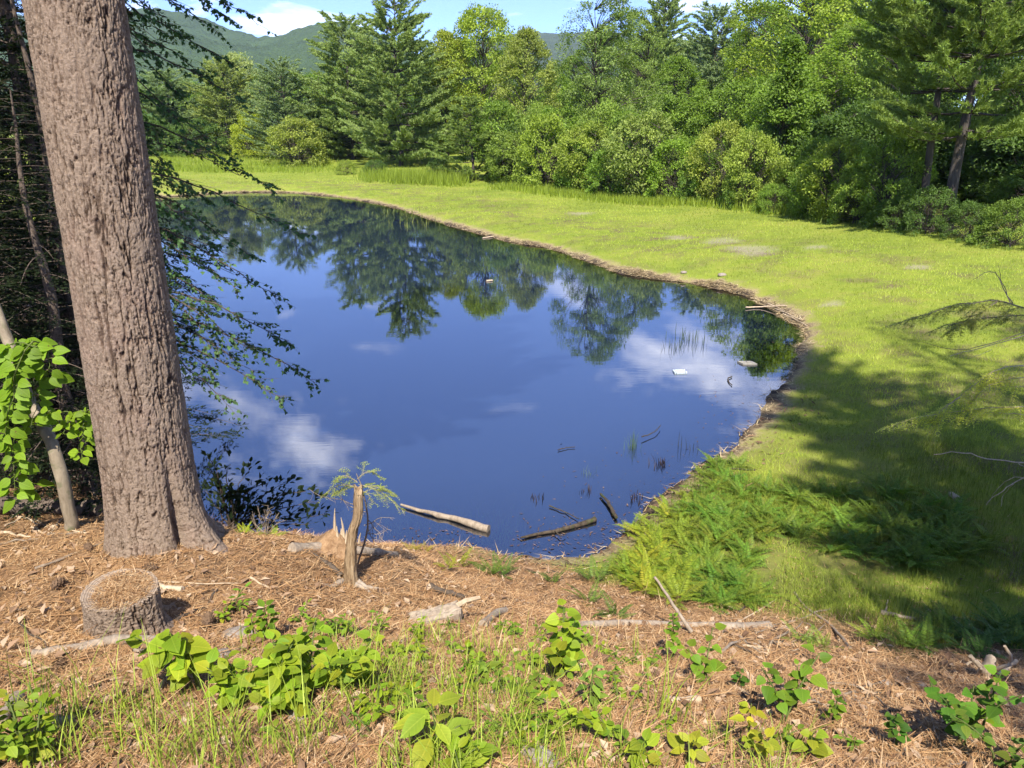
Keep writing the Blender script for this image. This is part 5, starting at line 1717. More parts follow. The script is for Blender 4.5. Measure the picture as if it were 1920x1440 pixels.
frng = np.random.default_rng(12)
cnt = 0
while cnt < 230:
    a, c = frng.uniform(1160, 1905), frng.uniform(860, 1155)
    if not in_poly(a, c, FERN_POLY):
        continue
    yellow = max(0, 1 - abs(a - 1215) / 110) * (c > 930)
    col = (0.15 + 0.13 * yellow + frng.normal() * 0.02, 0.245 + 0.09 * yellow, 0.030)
    if a < 1300 and c < 1115:
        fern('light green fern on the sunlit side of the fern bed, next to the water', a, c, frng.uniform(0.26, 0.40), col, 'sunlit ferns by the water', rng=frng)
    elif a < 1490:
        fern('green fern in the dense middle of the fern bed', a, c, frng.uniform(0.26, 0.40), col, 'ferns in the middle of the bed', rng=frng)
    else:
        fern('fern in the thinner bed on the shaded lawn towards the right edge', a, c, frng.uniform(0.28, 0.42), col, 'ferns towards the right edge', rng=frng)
    cnt += 1
for a, c, s, col, lab in [(858, 1062, 0.30, (0.27, 0.31, 0.03), 'yellow-green fern on the shore left of the darker one'), (840, 1066, 0.24, (0.27, 0.31, 0.03), 'small yellow fern at the left end of the shore ferns'), (935, 1082, 0.34, (0.10, 0.17, 0.03), 'dark feathery fern on the near shore'),
                       (918, 1078, 0.30, (0.12, 0.19, 0.03), 'feathery fern touching the dark one on the near shore'), (1112, 1092, 0.36, (0.13, 0.21, 0.035), 'single fern left of the fern bed'), (1035, 1095, 0.24, (0.10, 0.17, 0.03), 'small fern on the dark shore mud'),
                       (1100, 1130, 0.30, (0.12, 0.20, 0.03), 'fern above the left end of the long grey log'), (1152, 1158, 0.28, (0.10, 0.18, 0.03), 'low fern touching the long grey log'),
                       (455, 1003, 0.16, (0.30, 0.36, 0.03), 'tiny yellow fern at the crest right of the trunk, left one'), (478, 1003, 0.17, (0.30, 0.36, 0.03), 'tiny yellow fern at the crest, second from the trunk'), (508, 1006, 0.17, (0.28, 0.35, 0.03), 'tiny yellow fern at the crest, third from the trunk'),
                       (770, 1034, 0.22, (0.30, 0.26, 0.04), 'yellowing fern tuft at the water edge right of the snag'), (795, 1036, 0.20, (0.30, 0.25, 0.04), 'second yellowing tuft at the water edge right of the snag'),
                       (1500, 1210, 0.26, (0.13, 0.22, 0.03), 'fern beside the stick heap'), (1540, 1215, 0.26, (0.16, 0.25, 0.03), 'sunlit fern right of the stick heap'), (1640, 1205, 0.26, (0.18, 0.27, 0.03), 'bright fern on the bank edge below the forked branch'),
                       (1700, 1215, 0.34, (0.15, 0.25, 0.03), 'tall bright fern in front of the shaded ferns at lower right'), (1735, 1222, 0.34, (0.15, 0.25, 0.03), 'bright fern next to the tall one at lower right')]:
    fern(lab, a, c, s, col, None, rng=frng)
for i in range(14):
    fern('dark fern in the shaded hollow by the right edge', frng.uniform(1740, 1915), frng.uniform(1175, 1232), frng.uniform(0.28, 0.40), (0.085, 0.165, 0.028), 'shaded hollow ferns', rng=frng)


# ------------------------------------------------------------------ maple boughs hanging over the water, left
def hanging_maple():
    rng = np.random.default_rng(33)
    D = 8.8
    tx, ty = at_y(196, 700, D)[0], D
    z0 = gz(tx, ty)
    o = thing('maple_tree', 'shaded maple with lobed dark leaves hanging over the water behind the trunk', 'tree', (tx, ty, z0 - 0.05))
    org = np.array([tx, ty, z0 - 0.05])
    z = np.linspace(0, 13, 12)
    b = MB(); b.tube(np.c_[0.04 * np.sin(z), 0.05 * np.cos(z), z], 0.13 * (1 - z / 13 * 0.85), 10)
    b.build('trunk', [M_BARK_ROUGH], o, True)
    link('crown', PAT['maple_a'][1], o, (-0.3, -0.6, 4.2), (0, 0, 1.0), (0.62, 0.62, 0.80), color=(0.05, 0.085, 0.03))
    tips = [(592, 716, 8.0), (566, 440, 8.4), (520, 560, 8.2), (504, 350, 8.8), (440, 296, 9.0), (488, 44, 8.6), (452, 186, 8.8), (432, 118, 9.0), (405, 58, 9.2), (330, 330, 9.3), (470, 480, 8.7), (470, 655, 8.0),
            (400, 702, 8.2), (392, 560, 8.9), (345, 235, 8.3), (360, 420, 8.2), (300, 120, 8.4), (280, 20, 8.0), (440, 590, 8.6), (545, 640, 8.3), (420, 30, 8.2), (310, 500, 8.6), (350, 640, 8.8), (520, 742, 8.1), (300, 270, 8.8), (400, 460, 9.2), (330, 60, 8.8), (430, 760, 8.0), (350, 480, 8.4), (330, 560, 8.3), (380, 620, 8.3), (420, 660, 8.4), (360, 700, 8.4), (300, 400, 8.2), (340, 360, 8.6), (270, 200, 8.5), (300, 60, 8.6), (380, 140, 8.9), (340, 180, 9.0), (440, 540, 8.5), (400, 380, 9.0), (480, 700, 8.2)]
    cand = []; boughs = []
    for a, c, d in tips:
        tip = at_y(a, c, d) - org
        zz = min(tip[2] + rng.uniform(0.5, 1.0), 12)
        p0 = np.array([0, 0, zz])
        mid = p0 + (tip - p0) * 0.5 + np.array([0, 0, 0.22])
        P = smooth_path(np.array([p0, mid, tip]), 14, 0.012, rng)
        b = MB(); b.tube(P, np.linspace(0.016, 0.002, 14), 5, 0, 0.4, False)
        L = np.linalg.norm(tip - p0)
        for i in range(int(L * 17)):
            u = rng.uniform(0.28, 1.0)
            p = np.array([np.interp(u, np.linspace(0, 1, 14), P[:, q]) for q in range(3)])
            d0 = unit(tip - p0)
            sd_ = unit(np.cross(d0, [0, 0, 1.0])) * rng.choice([-1, 1])
            e = unit(d0 * 0.8 + sd_ * rng.uniform(0.2, 1.0) + np.array([0, 0, rng.uniform(-0.55, 0.2)]))
            tl = rng.uniform(0.10, 0.42) * (1.25 - 0.6 * u)
            q = p + e * tl
            b.tube(np.array([p, 0.5 * (p + q) + [0, 0, 0.01], q]), [0.003, 0.002, 0.001], 3, 0, 0.4, False)
            for k in range(rng.integers(3, 7)):
                v = rng.uniform(0.25, 1.0)
                w = p + (q - p) * v
                da = rng.uniform(0, 6.28)
                ax = unit(e * 0.5 + np.array([math.cos(da), math.sin(da), -0.45]))
                cand.append((w, ax, unit(np.array([rng.normal() * 0.5, rng.normal() * 0.5, 1.0])), rng.uniform(0.034, 0.058), len(boughs)))
        boughs.append(b.build('bough', [M_TWIG_DARK], o))
    order = sorted(range(len(cand)), key=lambda i: -cand[i][3])
    for i in order[:300]:
        p, ax, up, s, bi = cand[i]
        k = rng.uniform(0.7, 1.2)
        put_leaf(MAPLE[i % 5], boughs[bi], p, ax, up, s, (0.090 * k, 0.180 * k, 0.065 * k))
    fb = MB()
    for i in order[300:]:
        p, ax, up, s, bi = cand[i]
        me = MAPLE[i % 5]
        V = np.empty(len(me.vertices) * 3, np.float32); me.vertices.foreach_get('co', V); V = V.reshape(-1, 3)[:14]
        Rm = np.array(frame(ax, up))
        m = 13
        j = np.arange(m)
        fb.add((V * s) @ Rm.T + p, np.stack([j, np.full(m, m), (j + 1) % m], -1), 0, 0.3 + 0.4 * rng.random())
    f = fb.build('leaves', [M_LEAF], o)
    f.color = (0.090, 0.180, 0.065, 1)
    f['kind'] = 'stuff'


hanging_maple()


# dark leafy shrub and dead hemlock twigs behind the big trunk, by the water
def bank_shrub():
    rng = np.random.default_rng(44)
    g = np.array([-2.75, 6.55, gz(-2.75, 6.55)])
    o = thing('bank_shrub', 'dark leafy shrub at the water edge right behind the big trunk', 'shrub', g)
    cand = []
    for i, (a, c) in enumerate([(395, 880), (430, 872), (470, 880), (500, 905), (540, 905), (575, 920), (615, 962), (600, 940), (450, 920), (520, 950), (560, 965), (420, 940), (480, 960), (385, 850), (440, 960), (580, 985), (405, 915), (500, 985), (545, 935), (380, 920)]):
        tip = at_y(a, c, rng.uniform(6.2, 7.0)) - g
        P = smooth_path(np.array([[rng.normal() * 0.05, rng.normal() * 0.05, 0], tip * [0.5, 0.5, 0.75], tip]), 8, 0.01, rng)
        b = MB(); b.tube(P, np.linspace(0.010, 0.002, 8), 4)
        b.build('branch', [M_TWIG_DARK], o)
        for k in range(30):
            u = rng.uniform(0.3, 1.0)
            p = np.array([np.interp(u, np.linspace(0, 1, 8), P[:, q]) for q in range(3)])
            d = unit(unit(tip) * 0.8 + rng.normal(size=3) * 0.6 + np.array([0, 0, 0.3]))
            p2 = p + d * rng.uniform(0.0, 0.12)
            cand.append((p2, d, unit(rng.normal(size=3) * 0.5 + np.array([0, 0, 1.0])), rng.uniform(0.055, 0.085)))
    for i, (p, d, up, s) in enumerate(cand[:300]):
        put_leaf(LEAF['oval'][i % 4], o, p, d, up, s, (0.022, 0.038, 0.014))  # near-black leaf colour holds the shrub's shade and silhouette
    fb = MB()
    C = np.array([q[0] for q in cand[300:]]); A = np.array([q[1] for q in cand[300:]]); U = np.array([q[2] for q in cand[300:]])
    fb.leaves(C, A, U, 0.07, 0.032, rng.random(len(C)) * 0.6)
    f = fb.build('leaves', [M_LEAF], o); f.color = (0.022, 0.038, 0.014, 1); f['kind'] = 'stuff'
    # brittle bare shrublet on the crest
    g2 = ground(500, 1004)
    s = thing('bare_shrublet', 'small leafless twiggy shrub on the crest right of the trunk', 'shrub', g2)
    for i in range(12):
        d = unit(np.array([rng.normal() * 0.5, rng.normal() * 0.3, 1.0]))
        P = smooth_path(np.array([[0, 0, 0], d * 0.12, d * 0.2 + rng.normal(size=3) * 0.03]), 5, 0.004, rng)
        b = MB(); b.tube(P, np.linspace(0.003, 0.001, 5), 4)
        for q in range(4):
            e = P[2] + (P[4] - P[2]) * rng.random()
            b.tube(np.array([e, e + unit(rng.normal(size=3) + [0, 0, 1]) * 0.05]), [0.0016, 0.001], 3, cap=False)
        b.build('twig', [M_TWIG], s)


bank_shrub()


# ------------------------------------------------------------------ hemlock wood at the left, shade trees beside and behind the camera
def hemlock_pattern(seed, H=14.0, Rm=2.9, low=0.10):
    rng = np.random.default_rng(seed)
    tb, cb, db = MB(), MB(), MB()
    z = np.linspace(0, H, 14)
    tb.tube(np.c_[0.05 * np.sin(z), 0.05 * np.cos(z), z], 0.15 * (1 - z / H * 0.93), 10, 0, 0.5, True, 0.1, rng)
    C, A, N, L, T = [], [], [], [], []
    nb = int(H * 8)
    for k in range(nb):
        t = low + (0.99 - low) * (k / nb)
        az = k * 2.4 + rng.normal() * 0.3
        ln = Rm * (1 - t) ** 0.75 * rng.uniform(0.6, 1.1) + 0.2
        dh = np.array([math.cos(az), math.sin(az), 0])
        s = np.linspace(0, 1, 7)
        P = np.array([0, 0, t * H]) + dh * (s * ln)[:, None] + np.array([0, 0, 1.0]) * ((0.18 * s - 0.42 * s ** 2.2) * ln)[:, None]
        tb.tube(P, np.linspace(0.012, 0.003, 7) * (0.5 + ln * 0.4), 4, 0, 0.4, False)
        side = np.cross(dh, [0, 0, 1.0])
        for q in range(int(ln * 8)):
            u = rng.uniform(0.22, 1.0)
            p = np.array([np.interp(u, s, P[:, c]) for c in range(3)])
            e = unit(dh * 0.7 + side * rng.choice([-1, 1]) * rng.uniform(0.3, 1.0) + np.array([0, 0, rng.uniform(-0.35, 0.02)]))
            tl = (0.22 + 0.30 * ln * (1.1 - u)) * rng.uniform(0.5, 1.0)
            m = int(tl * 52)
            v = rng.random(m)
            pts = p + e * (v * tl)[:, None] + np.cross(e, [0, 0, 1.0]) * (rng.normal(size=m) * 0.07 * (1.1 - v))[:, None] + np.array([0, 0, -0.25]) * (tl * v ** 2)[:, None]
            C.append(pts); A.append(unit(e + rng.normal(size=(m, 3)) * 0.55)); N.append(unit(rng.normal(size=(m, 3)) * 0.35 + np.array([0, 0, 1.0])))
            L.append(rng.uniform(0.05, 0.09, m)); T.append(np.clip(rng.normal(0.5, 0.2, m), 0, 1))
    C = np.vstack(C); L = np.concatenate(L)
    cb.leaves(C, np.vstack(A), np.vstack(N), L, L * 0.42, np.concatenate(T))
    for k in range(46):
        zz = rng.uniform(0.4, 0.30 * H); az = rng.uniform(0, 6.28); ln = rng.uniform(0.4, 1.6)
        d = np.array([math.cos(az), math.sin(az), rng.uniform(-0.25, 0.25)])
        P = smooth_path(np.array([[0, 0, zz], np.array([0, 0, zz]) + d * ln * 0.5 + rng.normal(size=3) * 0.05, np.array([0, 0, zz]) + d * ln + rng.normal(size=3) * 0.1 + [0, 0, -0.1]]), 6)
        db.tube(P, np.linspace(0.009, 0.002, 6), 4, 0, 0.5, False)
        for q in range(5):
            i = rng.integers(2, 6); e = P[i] + rng.normal(size=3) * 0.16
            db.tube(np.array([P[i], e]), [0.003, 0.001], 3, 0, 0.5, False)
    return tb.mesh('trunk', [M_BARK_ROUGH], True), cb.mesh('crown', [M_NEEDLE]), db.mesh('dead_branches', [M_TWIG_DARK])


HEM = [hemlock_pattern(1, 14, 2.9, 0.12), hemlock_pattern(2, 14, 2.6, 0.06)]
HEMC = (0.030, 0.050, 0.018)


def hemlock(label, x, y, h, v=0, k=1.0, group=None, rotz=0.0, color=HEMC):
    o = thing('hemlock_tree', label, 'tree', (x, y, gz(x, y) - 0.1), (0, 0, rotz), (k, k, h / 14.0), group)
    link('trunk', HEM[v][0], o); link('crown', HEM[v][1], o, color=color); link('dead_branches', HEM[v][2], o)
    return o


hemlock('dark hemlock with dead lower branches just left of the big trunk', -6.05, 8.3, 13, 0, 0.9, rotz=0.3)
hemlock('dark hemlock at the left edge behind the leaning sapling', -6.6, 7.0, 14, 0, 0.9, rotz=1.9)
for i, (x, y, h) in enumerate([(-7.4, 9.6, 14), (-8.6, 8.0, 15), (-9.4, 11.2, 15), (-7.6, 12.6, 14), (-10.6, 9.0, 16), (-10.2, 14.5, 15), (-12.5, 12.0, 16), (-12.0, 17.5, 15), (-14.5, 15.5, 16), (-15.5, 21.0, 15), (-6.2, 10.9, 12)]):
    hemlock('dark hemlock deep in the shaded wood left of the pond', x, y, h, i % 2, 0.95, 'shaded hemlock wood', i * 0.9)
for i, (x, y, h) in enumerate([(-6.3, -0.6, 18), (-7.4, 1.2, 16), (-7.9, 4.4, 13), (-10.2, 3.0, 17), (-10.4, 6.2, 16), (-12.8, 5.0, 17), (-9.6, -1.2, 18), (-13.6, 9.2, 17), (-6.9, -2.2, 17), (-12.6, 0.5, 18)]):
    hemlock('tall hemlock standing on the bank left of the picture', x, y, h, 0, 0.95, 'hemlocks left of the viewpoint', i * 1.3)
for i, (x, y, h) in enumerate([(-4.75, 6.75, 5.0), (-5.35, 7.3, 6.0), (-4.55, 7.7, 5.5), (-6.1, 6.5, 6.0), (-5.2, 8.6, 7.0), (-6.9, 7.9, 7.0), (-3.95, 6.35, 3.6), (-4.5, 6.15, 4.2)]):
    hemlock('young hemlock, shade put into its dark colour, with branches to the ground behind the fallen log', x, y, h, 1, 0.55, 'young hemlocks behind the log', i * 1.1, color=(0.022, 0.036, 0.014))  # foliage colour darkened, the wood's shade put into it
# right-hand trees whose shade lies on the lawn
hemlock('hemlock right of the picture whose low boughs reach over the lawn', 10.2, 4.6, 15, 0, 1.2, rotz=0.5)
hemlock('hemlock on the bank right of the viewpoint', 7.5, 2.4, 17.0, 0, 1.05, rotz=2.5)
hemlock('unseen young hemlock added on the right to shade the near bank', 3.0, 0.2, 7.0, 1, 0.55, rotz=0.7)  # out of view, added to cast shade on the lower right bank
hemlock('second hemlock on the lawn right of the picture', 13.2, 5.0, 15, 0, 1.3, rotz=2.9)
tm, cm, H = PAT['pine_tall']
sp = thing('white_pine', 'tall white pine behind the viewpoint shading the lawn', 'tree', (4.9, -2.2, gz(4.9, -2.2) - 0.1), (0, 0, 1.2), (0.54, 0.54, 1.15))
link('trunk', tm, sp); link('crown', cm, sp, color=PINE)


# leaning sapling and the sunlit vine beside it
LS = ground(134, 990)
lp = np.array([LS, at_y(118, 900, LS[1]), at_y(96, 830, LS[1] + 0.05), at_y(60, 760, LS[1] + 0.15), at_y(10, 625, LS[1] + 0.3), at_y(-40, 500, LS[1] + 0.5)])
P = smooth_path(lp, 22, 0.004, _srng) - LS
b = MB(); b.tube(P, np.linspace(0.050, 0.036, 22), 12, 0, 0.5, True, 0.12, _srng)
o = b.build('leaning_sapling', [wood_material('smooth_bark', (0.16, 0.125, 0.085), (0.34, 0.28, 0.20), (14, 14, 5), 0.5, 0.008, ((0.10, 0.11, 0.05), 9))], None, True)
o.location = LS
tag(o, 'slim grey-brown trunk leaning left, in front of the dark wood', 'sapling')


def vine(name, label, strands, leaf, color, y, per=30):
    rng = np.random.default_rng(int(strands[0][0][0] + 500))
    org = at_y(strands[0][0][0], strands[0][0][1], y)
    o = thing(name, label, 'vine', org)
    for st in strands:
        P = smooth_path(np.array([at_y(a, c, y + rng.normal() * 0.06) for a, c in st]), 14, 0.006, rng) - org
        b = MB(); b.tube(P, np.linspace(0.006, 0.002, 14), 4)
        so = b.build('stem', [M_STEM], o, True)
        ln = np.linalg.norm(np.diff(P, axis=0), axis=1).sum()
        m = int(ln * per)
        for i in range(m):
            u = (i + rng.random()) / m
            p = np.array([np.interp(u, np.linspace(0, 1, 14), P[:, q]) for q in range(3)])
            sg = 1 if i % 2 else -1
            d = np.array([sg * rng.uniform(0.5, 1.0), rng.normal() * 0.45, rng.uniform(-0.7, 0.05)])
            up = unit(np.array([rng.normal() * 0.25, -0.75 + rng.normal() * 0.2, 0.65]))
            s = leaf * rng.uniform(0.7, 1.15)
            k = rng.uniform(0.75, 1.15)
            put_leaf(LEAF['ovate'][rng.integers(4)], so, p + unit(d) * s * 0.28, d, up, s, (color[0] * k, color[1] * k, color[2] * k))


vine('hanging_vine', 'sunlit vine with hanging rows of yellow-green leaves at the left edge',
     [((62, 640), (28, 700), (26, 800), (28, 925)), ((60, 640), (85, 650), (94, 690), (92, 705)), ((40, 645), (8, 680), (-10, 760), (-6, 850)), ((50, 660), (60, 700), (66, 760), (58, 800)), ((20, 660), (30, 720), (12, 800), (40, 880)), ((70, 650), (40, 640), (10, 650), (-20, 670)), ((60, 905), (50, 915), (38, 930))],
     0.115, (0.20, 0.33, 0.022), LS[1] - 0.15, 34)
vine('hanging_vine', 'small sunlit spray of leaves hanging against the big trunk',
     [((120, 772), (140, 785), (150, 820), (152, 862)), ((165, 768), (135, 780), (118, 815)), ((95, 770), (80, 780), (72, 785)), ((160, 775), (158, 800), (160, 830))], 0.080, (0.22, 0.34, 0.022), LS[1] - 0.1, 42)


# ------------------------------------------------------------------ boughs reaching in from the right
def right_bough(label, main, subs, leafy, color, y, reach=0.34, r0=0.012, seed=1, bare=0.25):  # needle and twig colours raised: sunlight on the boughs put into the colour
    rng = np.random.default_rng(seed)
    org = at_y(main[0][0], main[0][1], y)
    o = thing('hemlock_bough', label, 'branch', org)
    b = MB()
    P = smooth_path(np.array([at_y(a, c, y + 0.02 * i) for i, (a, c) in enumerate(main)]), 16, 0.006, rng) - org
    if leafy:
        hemlock_spray(b, P, rng, reach, 0.030, 0, 1, 0.9, bare, r0, 0.011, 0.8)
    else:
        b.tube(P, np.linspace(r0, 0.003, 16), 6)
    b.build('main_limb', [M_TWIG if seed == 2 else M_WOOD_PALE, M_NEEDLE], o).color = (*color, 1)
    for s, lf in subs:
        P = smooth_path(np.array([at_y(a, c, y + rng.normal() * 0.1) for a, c in s]), 10, 0.006, rng) - org
        b = MB()
        if lf:
            hemlock_spray(b, P, rng, reach * 0.8, 0.030, 0, 1, 0.9, 0.25, r0 * 0.6, 0.011, 0.8)
        else:
            b.tube(P, np.linspace(r0 * 0.55, 0.0015, 10), 4)
        b.build('side_branch', [M_TWIG if seed == 2 else M_WOOD_PALE, M_NEEDLE], o).color = (*color, 1)


right_bough('arching hemlock bough with drooping foliage over the lawn, uppermost at the right edge', [(2060, 600), (1920, 578), (1880, 566), (1800, 570), (1730, 592), (1665, 612)],
            [([(2000, 590), (1905, 590), (1830, 598), (1790, 606), (1740, 622)], True), ([(1900, 572), (1878, 530), (1872, 495)], False), ([(1895, 570), (1865, 512), (1835, 518), (1815, 535)], False), ([(1870, 566), (1840, 585), (1800, 608), (1770, 628)], True), ([(1930, 620), (1850, 645), (1790, 655), (1720, 640)], False)], True, (0.42, 0.45, 0.12), 8.6, 0.40, 0.014, 2, 0.35)
right_bough('yellow-green hemlock bough with sunlight put into its colour reaching in from the right edge', [(2080, 690), (1920, 686), (1880, 690), (1830, 720), (1780, 760), (1740, 785), (1690, 800)],
            [([(1960, 705), (1890, 712), (1850, 725), (1820, 758), (1822, 790)], True), ([(2000, 765), (1900, 762), (1850, 765), (1790, 772), (1715, 785), (1650, 805)], True), ([(1990, 728), (1900, 724), (1850, 728)], False), ([(1960, 780), (1880, 776), (1840, 772)], False), ([(1800, 745), (1760, 775), (1745, 812)], True)], True, (0.70, 0.74, 0.13), 7.4, 0.26, 0.012, 3, 0.40)
right_bough('thin bare twig reaching in below the yellow-green hemlock bough', [(2000, 880), (1920, 868), (1860, 860), (1800, 848), (1752, 852)], [([(1910, 868), (1930, 885), (1960, 905)], False)], False, (0.2, 0.2, 0.1), 6.6, 0.2, 0.009, 4)
right_bough('lowest bare drooping twigs at the right edge above the ferns', [(1990, 880), (1920, 895), (1880, 920), (1850, 945)], [([(1920, 896), (1890, 900), (1858, 930)], False), ([(1900, 908), (1880, 930), (1876, 950)], False)], False, (0.2, 0.2, 0.1), 6.2, 0.2, 0.006, 5)
right_bough('thin bare twigs hanging just above the yellow-green hemlock bough', [(2000, 610), (1920, 630), (1850, 650), (1780, 668)], [([(1860, 655), (1830, 668), (1812, 672)], False)], False, (0.2, 0.2, 0.1), 8.0, 0.2, 0.006, 6)

# ------------------------------------------------------------------ stuff that nobody could count
def polar(rng, n, r0, r1, a=39):
    r = np.exp(rng.uniform(math.log(r0), math.log(r1), n)); t = np.radians(rng.uniform(-a, a, n))
    return r * np.sin(t), r * np.cos(t), r


def make_lawn():
    rng = np.random.default_rng(1)
    x, y, r = polar(rng, 420000, 4.5, 85)
    z, sd = quick(x, y)
    nm = needle_mask(x, y)
    bm = bare_mask(x, y)
    thin = fbm(x * 1.1, y * 1.1, 61, 3)
    near = sstep(11, 6, y) * sstep(0, 3, x)
    keep = (sd > 0.22 + 0.5 * rng.random(len(x))) & (rng.random(len(x)) > nm * 1.2) & (rng.random(len(x)) > bm * 0.95) & (rng.random(len(x)) > near * sstep(0.45, 0.6, thin) * 0.9)
    x, y, z, r = x[keep], y[keep], z[keep], r[keep]
    n = len(x)
    yaw = rng.uniform(0, 6.28, n)
    A = unit(np.c_[rng.normal(size=n) * 0.45, rng.normal(size=n) * 0.45, np.ones(n)])
    S = np.c_[np.cos(yaw), np.sin(yaw), np.zeros(n)]
    tall = 1 + 0.8 * fbm(x * 0.7, y * 0.7, 81, 3)
    L = rng.uniform(0.025, 0.060, n) * tall * (1 + r / 120)
    W = 0.0055 * np.clip(r / 7.5, 0.8, 6)
    tone = np.clip(fbm(x * 0.45, y * 0.45, 91, 4) * 1.5 - 0.28 + rng.normal(size=n) * 0.18, 0, 1)
    b = MB(); b.blades(np.c_[x, y, z - 0.005], A, S, L, W, tone)
    o = b.build('lawn_grass', [M_GRASS]); o.color = (0.300, 0.370, 0.060, 1)
    tag(o, 'short mown yellow-green grass round the far side of the pond', 'grass', kind='stuff')


make_lawn()


def tall_grass():
    rng = np.random.default_rng(2)
    C, Ls = [], []
    for a0, a1, lift, k in [(300, 620, 0, 1.0), (690, 860, -4, 1.0), (940, 1340, -3, 0.45), (1340, 1660, -3, 0.5)]:
        for _ in range(int((a1 - a0) * 1.6)):
            a = rng.uniform(a0, a1)
            by = np.interp(a, BASE_PX[:, 0], BASE_PX[:, 1])
            c = on_plane(a, by + rng.uniform(-3, 7) - lift, 0.45)
            if k == 1.0 and a < 630:
                c = on_plane(a, rng.uniform(300, 326), 0.45)
            m = 14
            w = 0.5
            C.append(np.c_[c[0] + rng.normal(size=m) * w, c[1] + rng.normal(size=m) * w]); Ls.append(rng.uniform(0.45, 1.15, m) * k * (0.6 if a < 630 else 1))
    C = np.vstack(C); L = np.concatenate(Ls)
    z, sd = quick(C[:, 0], C[:, 1])
    n = len(C)
    A = unit(np.c_[rng.normal(size=n) * 0.25, rng.normal(size=n) * 0.25, np.ones(n)])
    yaw = rng.uniform(0, 6.28, n)
    b = MB(); b.blades(np.c_[C, z], A, np.c_[np.cos(yaw), np.sin(yaw), np.zeros(n)], L, 0.05, np.clip(rng.normal(0.55, 0.2, n), 0, 1))
    o = b.build('tall_meadow_grass', [M_GRASS]); o.color = (0.20, 0.27, 0.030, 1)
    tag(o, 'tall bright grass left uncut along the foot of the far trees', 'grass', kind='stuff')


tall_grass()


def needle_litter():
    rng = np.random.default_rng(3)
    x, y, r = polar(rng, 190000, 1.7, 9.5, 42)
    z, sd = quick(x, y)
    nm = needle_mask(x, y)
    keep = (rng.random(len(x)) < nm + 0.10) & (sd > 0.0)
    x, y, z, r = x[keep], y[keep], z[keep], r[keep]
    n = len(x)
    yaw = rng.uniform(0, 6.28, n)
    A = unit(np.c_[np.cos(yaw), np.sin(yaw), rng.normal(size=n) * 0.16 + 0.02])
    S = np.c_[-np.sin(yaw), np.cos(yaw), np.zeros(n)]
    tone = np.clip(0.45 + rng.normal(size=n) * 0.26, 0, 1)
    b = MB(); b.blades(np.c_[x, y, z + 0.003 + rng.random(n) * 0.012], A, S, rng.uniform(0.04, 0.10, n), 0.0018 + 0.0005 * r, tone)
    tag(b.build('needle_litter', [M_DRY]), 'rust-brown fallen pine needles covering the bank', 'needle litter', kind='stuff')
    # dead leaves, bark flakes and chips
    x, y, r = polar(rng, 7500, 1.7, 9.0, 42)
    z, sd = quick(x, y); nm = needle_mask(x, y)
    keep = (rng.random(len(x)) < nm * (0.25 + 0.9 * fbm(x * 1.4, y * 1.4, 41, 3)) + 0.06) & (sd > 0.1)
    x, y, z, r = x[keep], y[keep], z[keep], r[keep]
    n = len(x); yaw = rng.uniform(0, 6.28, n)
    A = unit(np.c_[np.cos(yaw), np.sin(yaw), rng.normal(size=n) * 0.3])
    N = unit(np.c_[rng.normal(size=n) * 0.4, rng.normal(size=n) * 0.4, np.ones(n)])
    b = MB(); b.leaves(np.c_[x, y, z + 0.012], A, N, rng.uniform(0.02, 0.085, n), rng.uniform(0.012, 0.045, n), rng.random(n), 0, 0.3)
    tag(b.build('dead_leaf_litter', [M_DEADLEAF]), 'crumpled dead leaves and bark flakes scattered over the bank', 'leaf litter', kind='stuff')
    # fine broken twiglets
    x, y, r = polar(rng, 5200, 1.8, 8.5, 42)
    z, sd = quick(x, y); nm = needle_mask(x, y)
    keep = (nm > 0.4) & (sd > 0.1)
    x, y, z = x[keep], y[keep], z[keep]
    n = len(x); yaw = rng.normal(0.2, 0.9, n)
    A = unit(np.c_[np.cos(yaw), np.sin(yaw), rng.normal(size=n) * 0.12])
    b = MB()
    S = np.c_[-np.sin(yaw), np.cos(yaw), np.zeros(n)]
    L = rng.uniform(0.05, 0.26, n)
    for up in (S, np.tile([0, 0, 1.0], (n, 1))):
        b.blades(np.c_[x, y, z + 0.010], A, up, L, 0.007, rng.random(n))
    tag(b.build('twiglet_litter', [M_DRY]), 'fine broken twiglets and straws lying over the needles', 'twig litter', kind='stuff')


needle_litter()


def curved_blades(b, C, az, lean, L, W, tone):
    """three-segment bending grass blades"""
    n = len(C)
    d = np.c_[np.cos(az), np.sin(az), np.zeros(n)]; s = np.c_[-np.sin(az), np.cos(az), np.zeros(n)]
    rows = []
    for t in (0, 0.4, 0.75, 1.0):
        p = C + d * (lean * L * t ** 2)[:, None] + np.array([0, 0, 1.0]) * (L * (t - 0.35 * lean * t ** 2))[:, None]
        w = (W * (1 - t) ** 0.6)[:, None] * 0.5
        rows.append((p - s * w, p + s * w))
    V = np.stack([q for r in rows for q in r], 1).reshape(-1, 3)
    i = np.arange(n)[:, None] * 8
    Q = np.concatenate([i + np.array([[0, 1, 3, 2]]), i + np.array([[2, 3, 5, 4]]), i + np.array([[4, 5, 7, 6]])], 1).reshape(-1, 4)
    b.add(V, Q, 0, np.repeat(tone, 8))


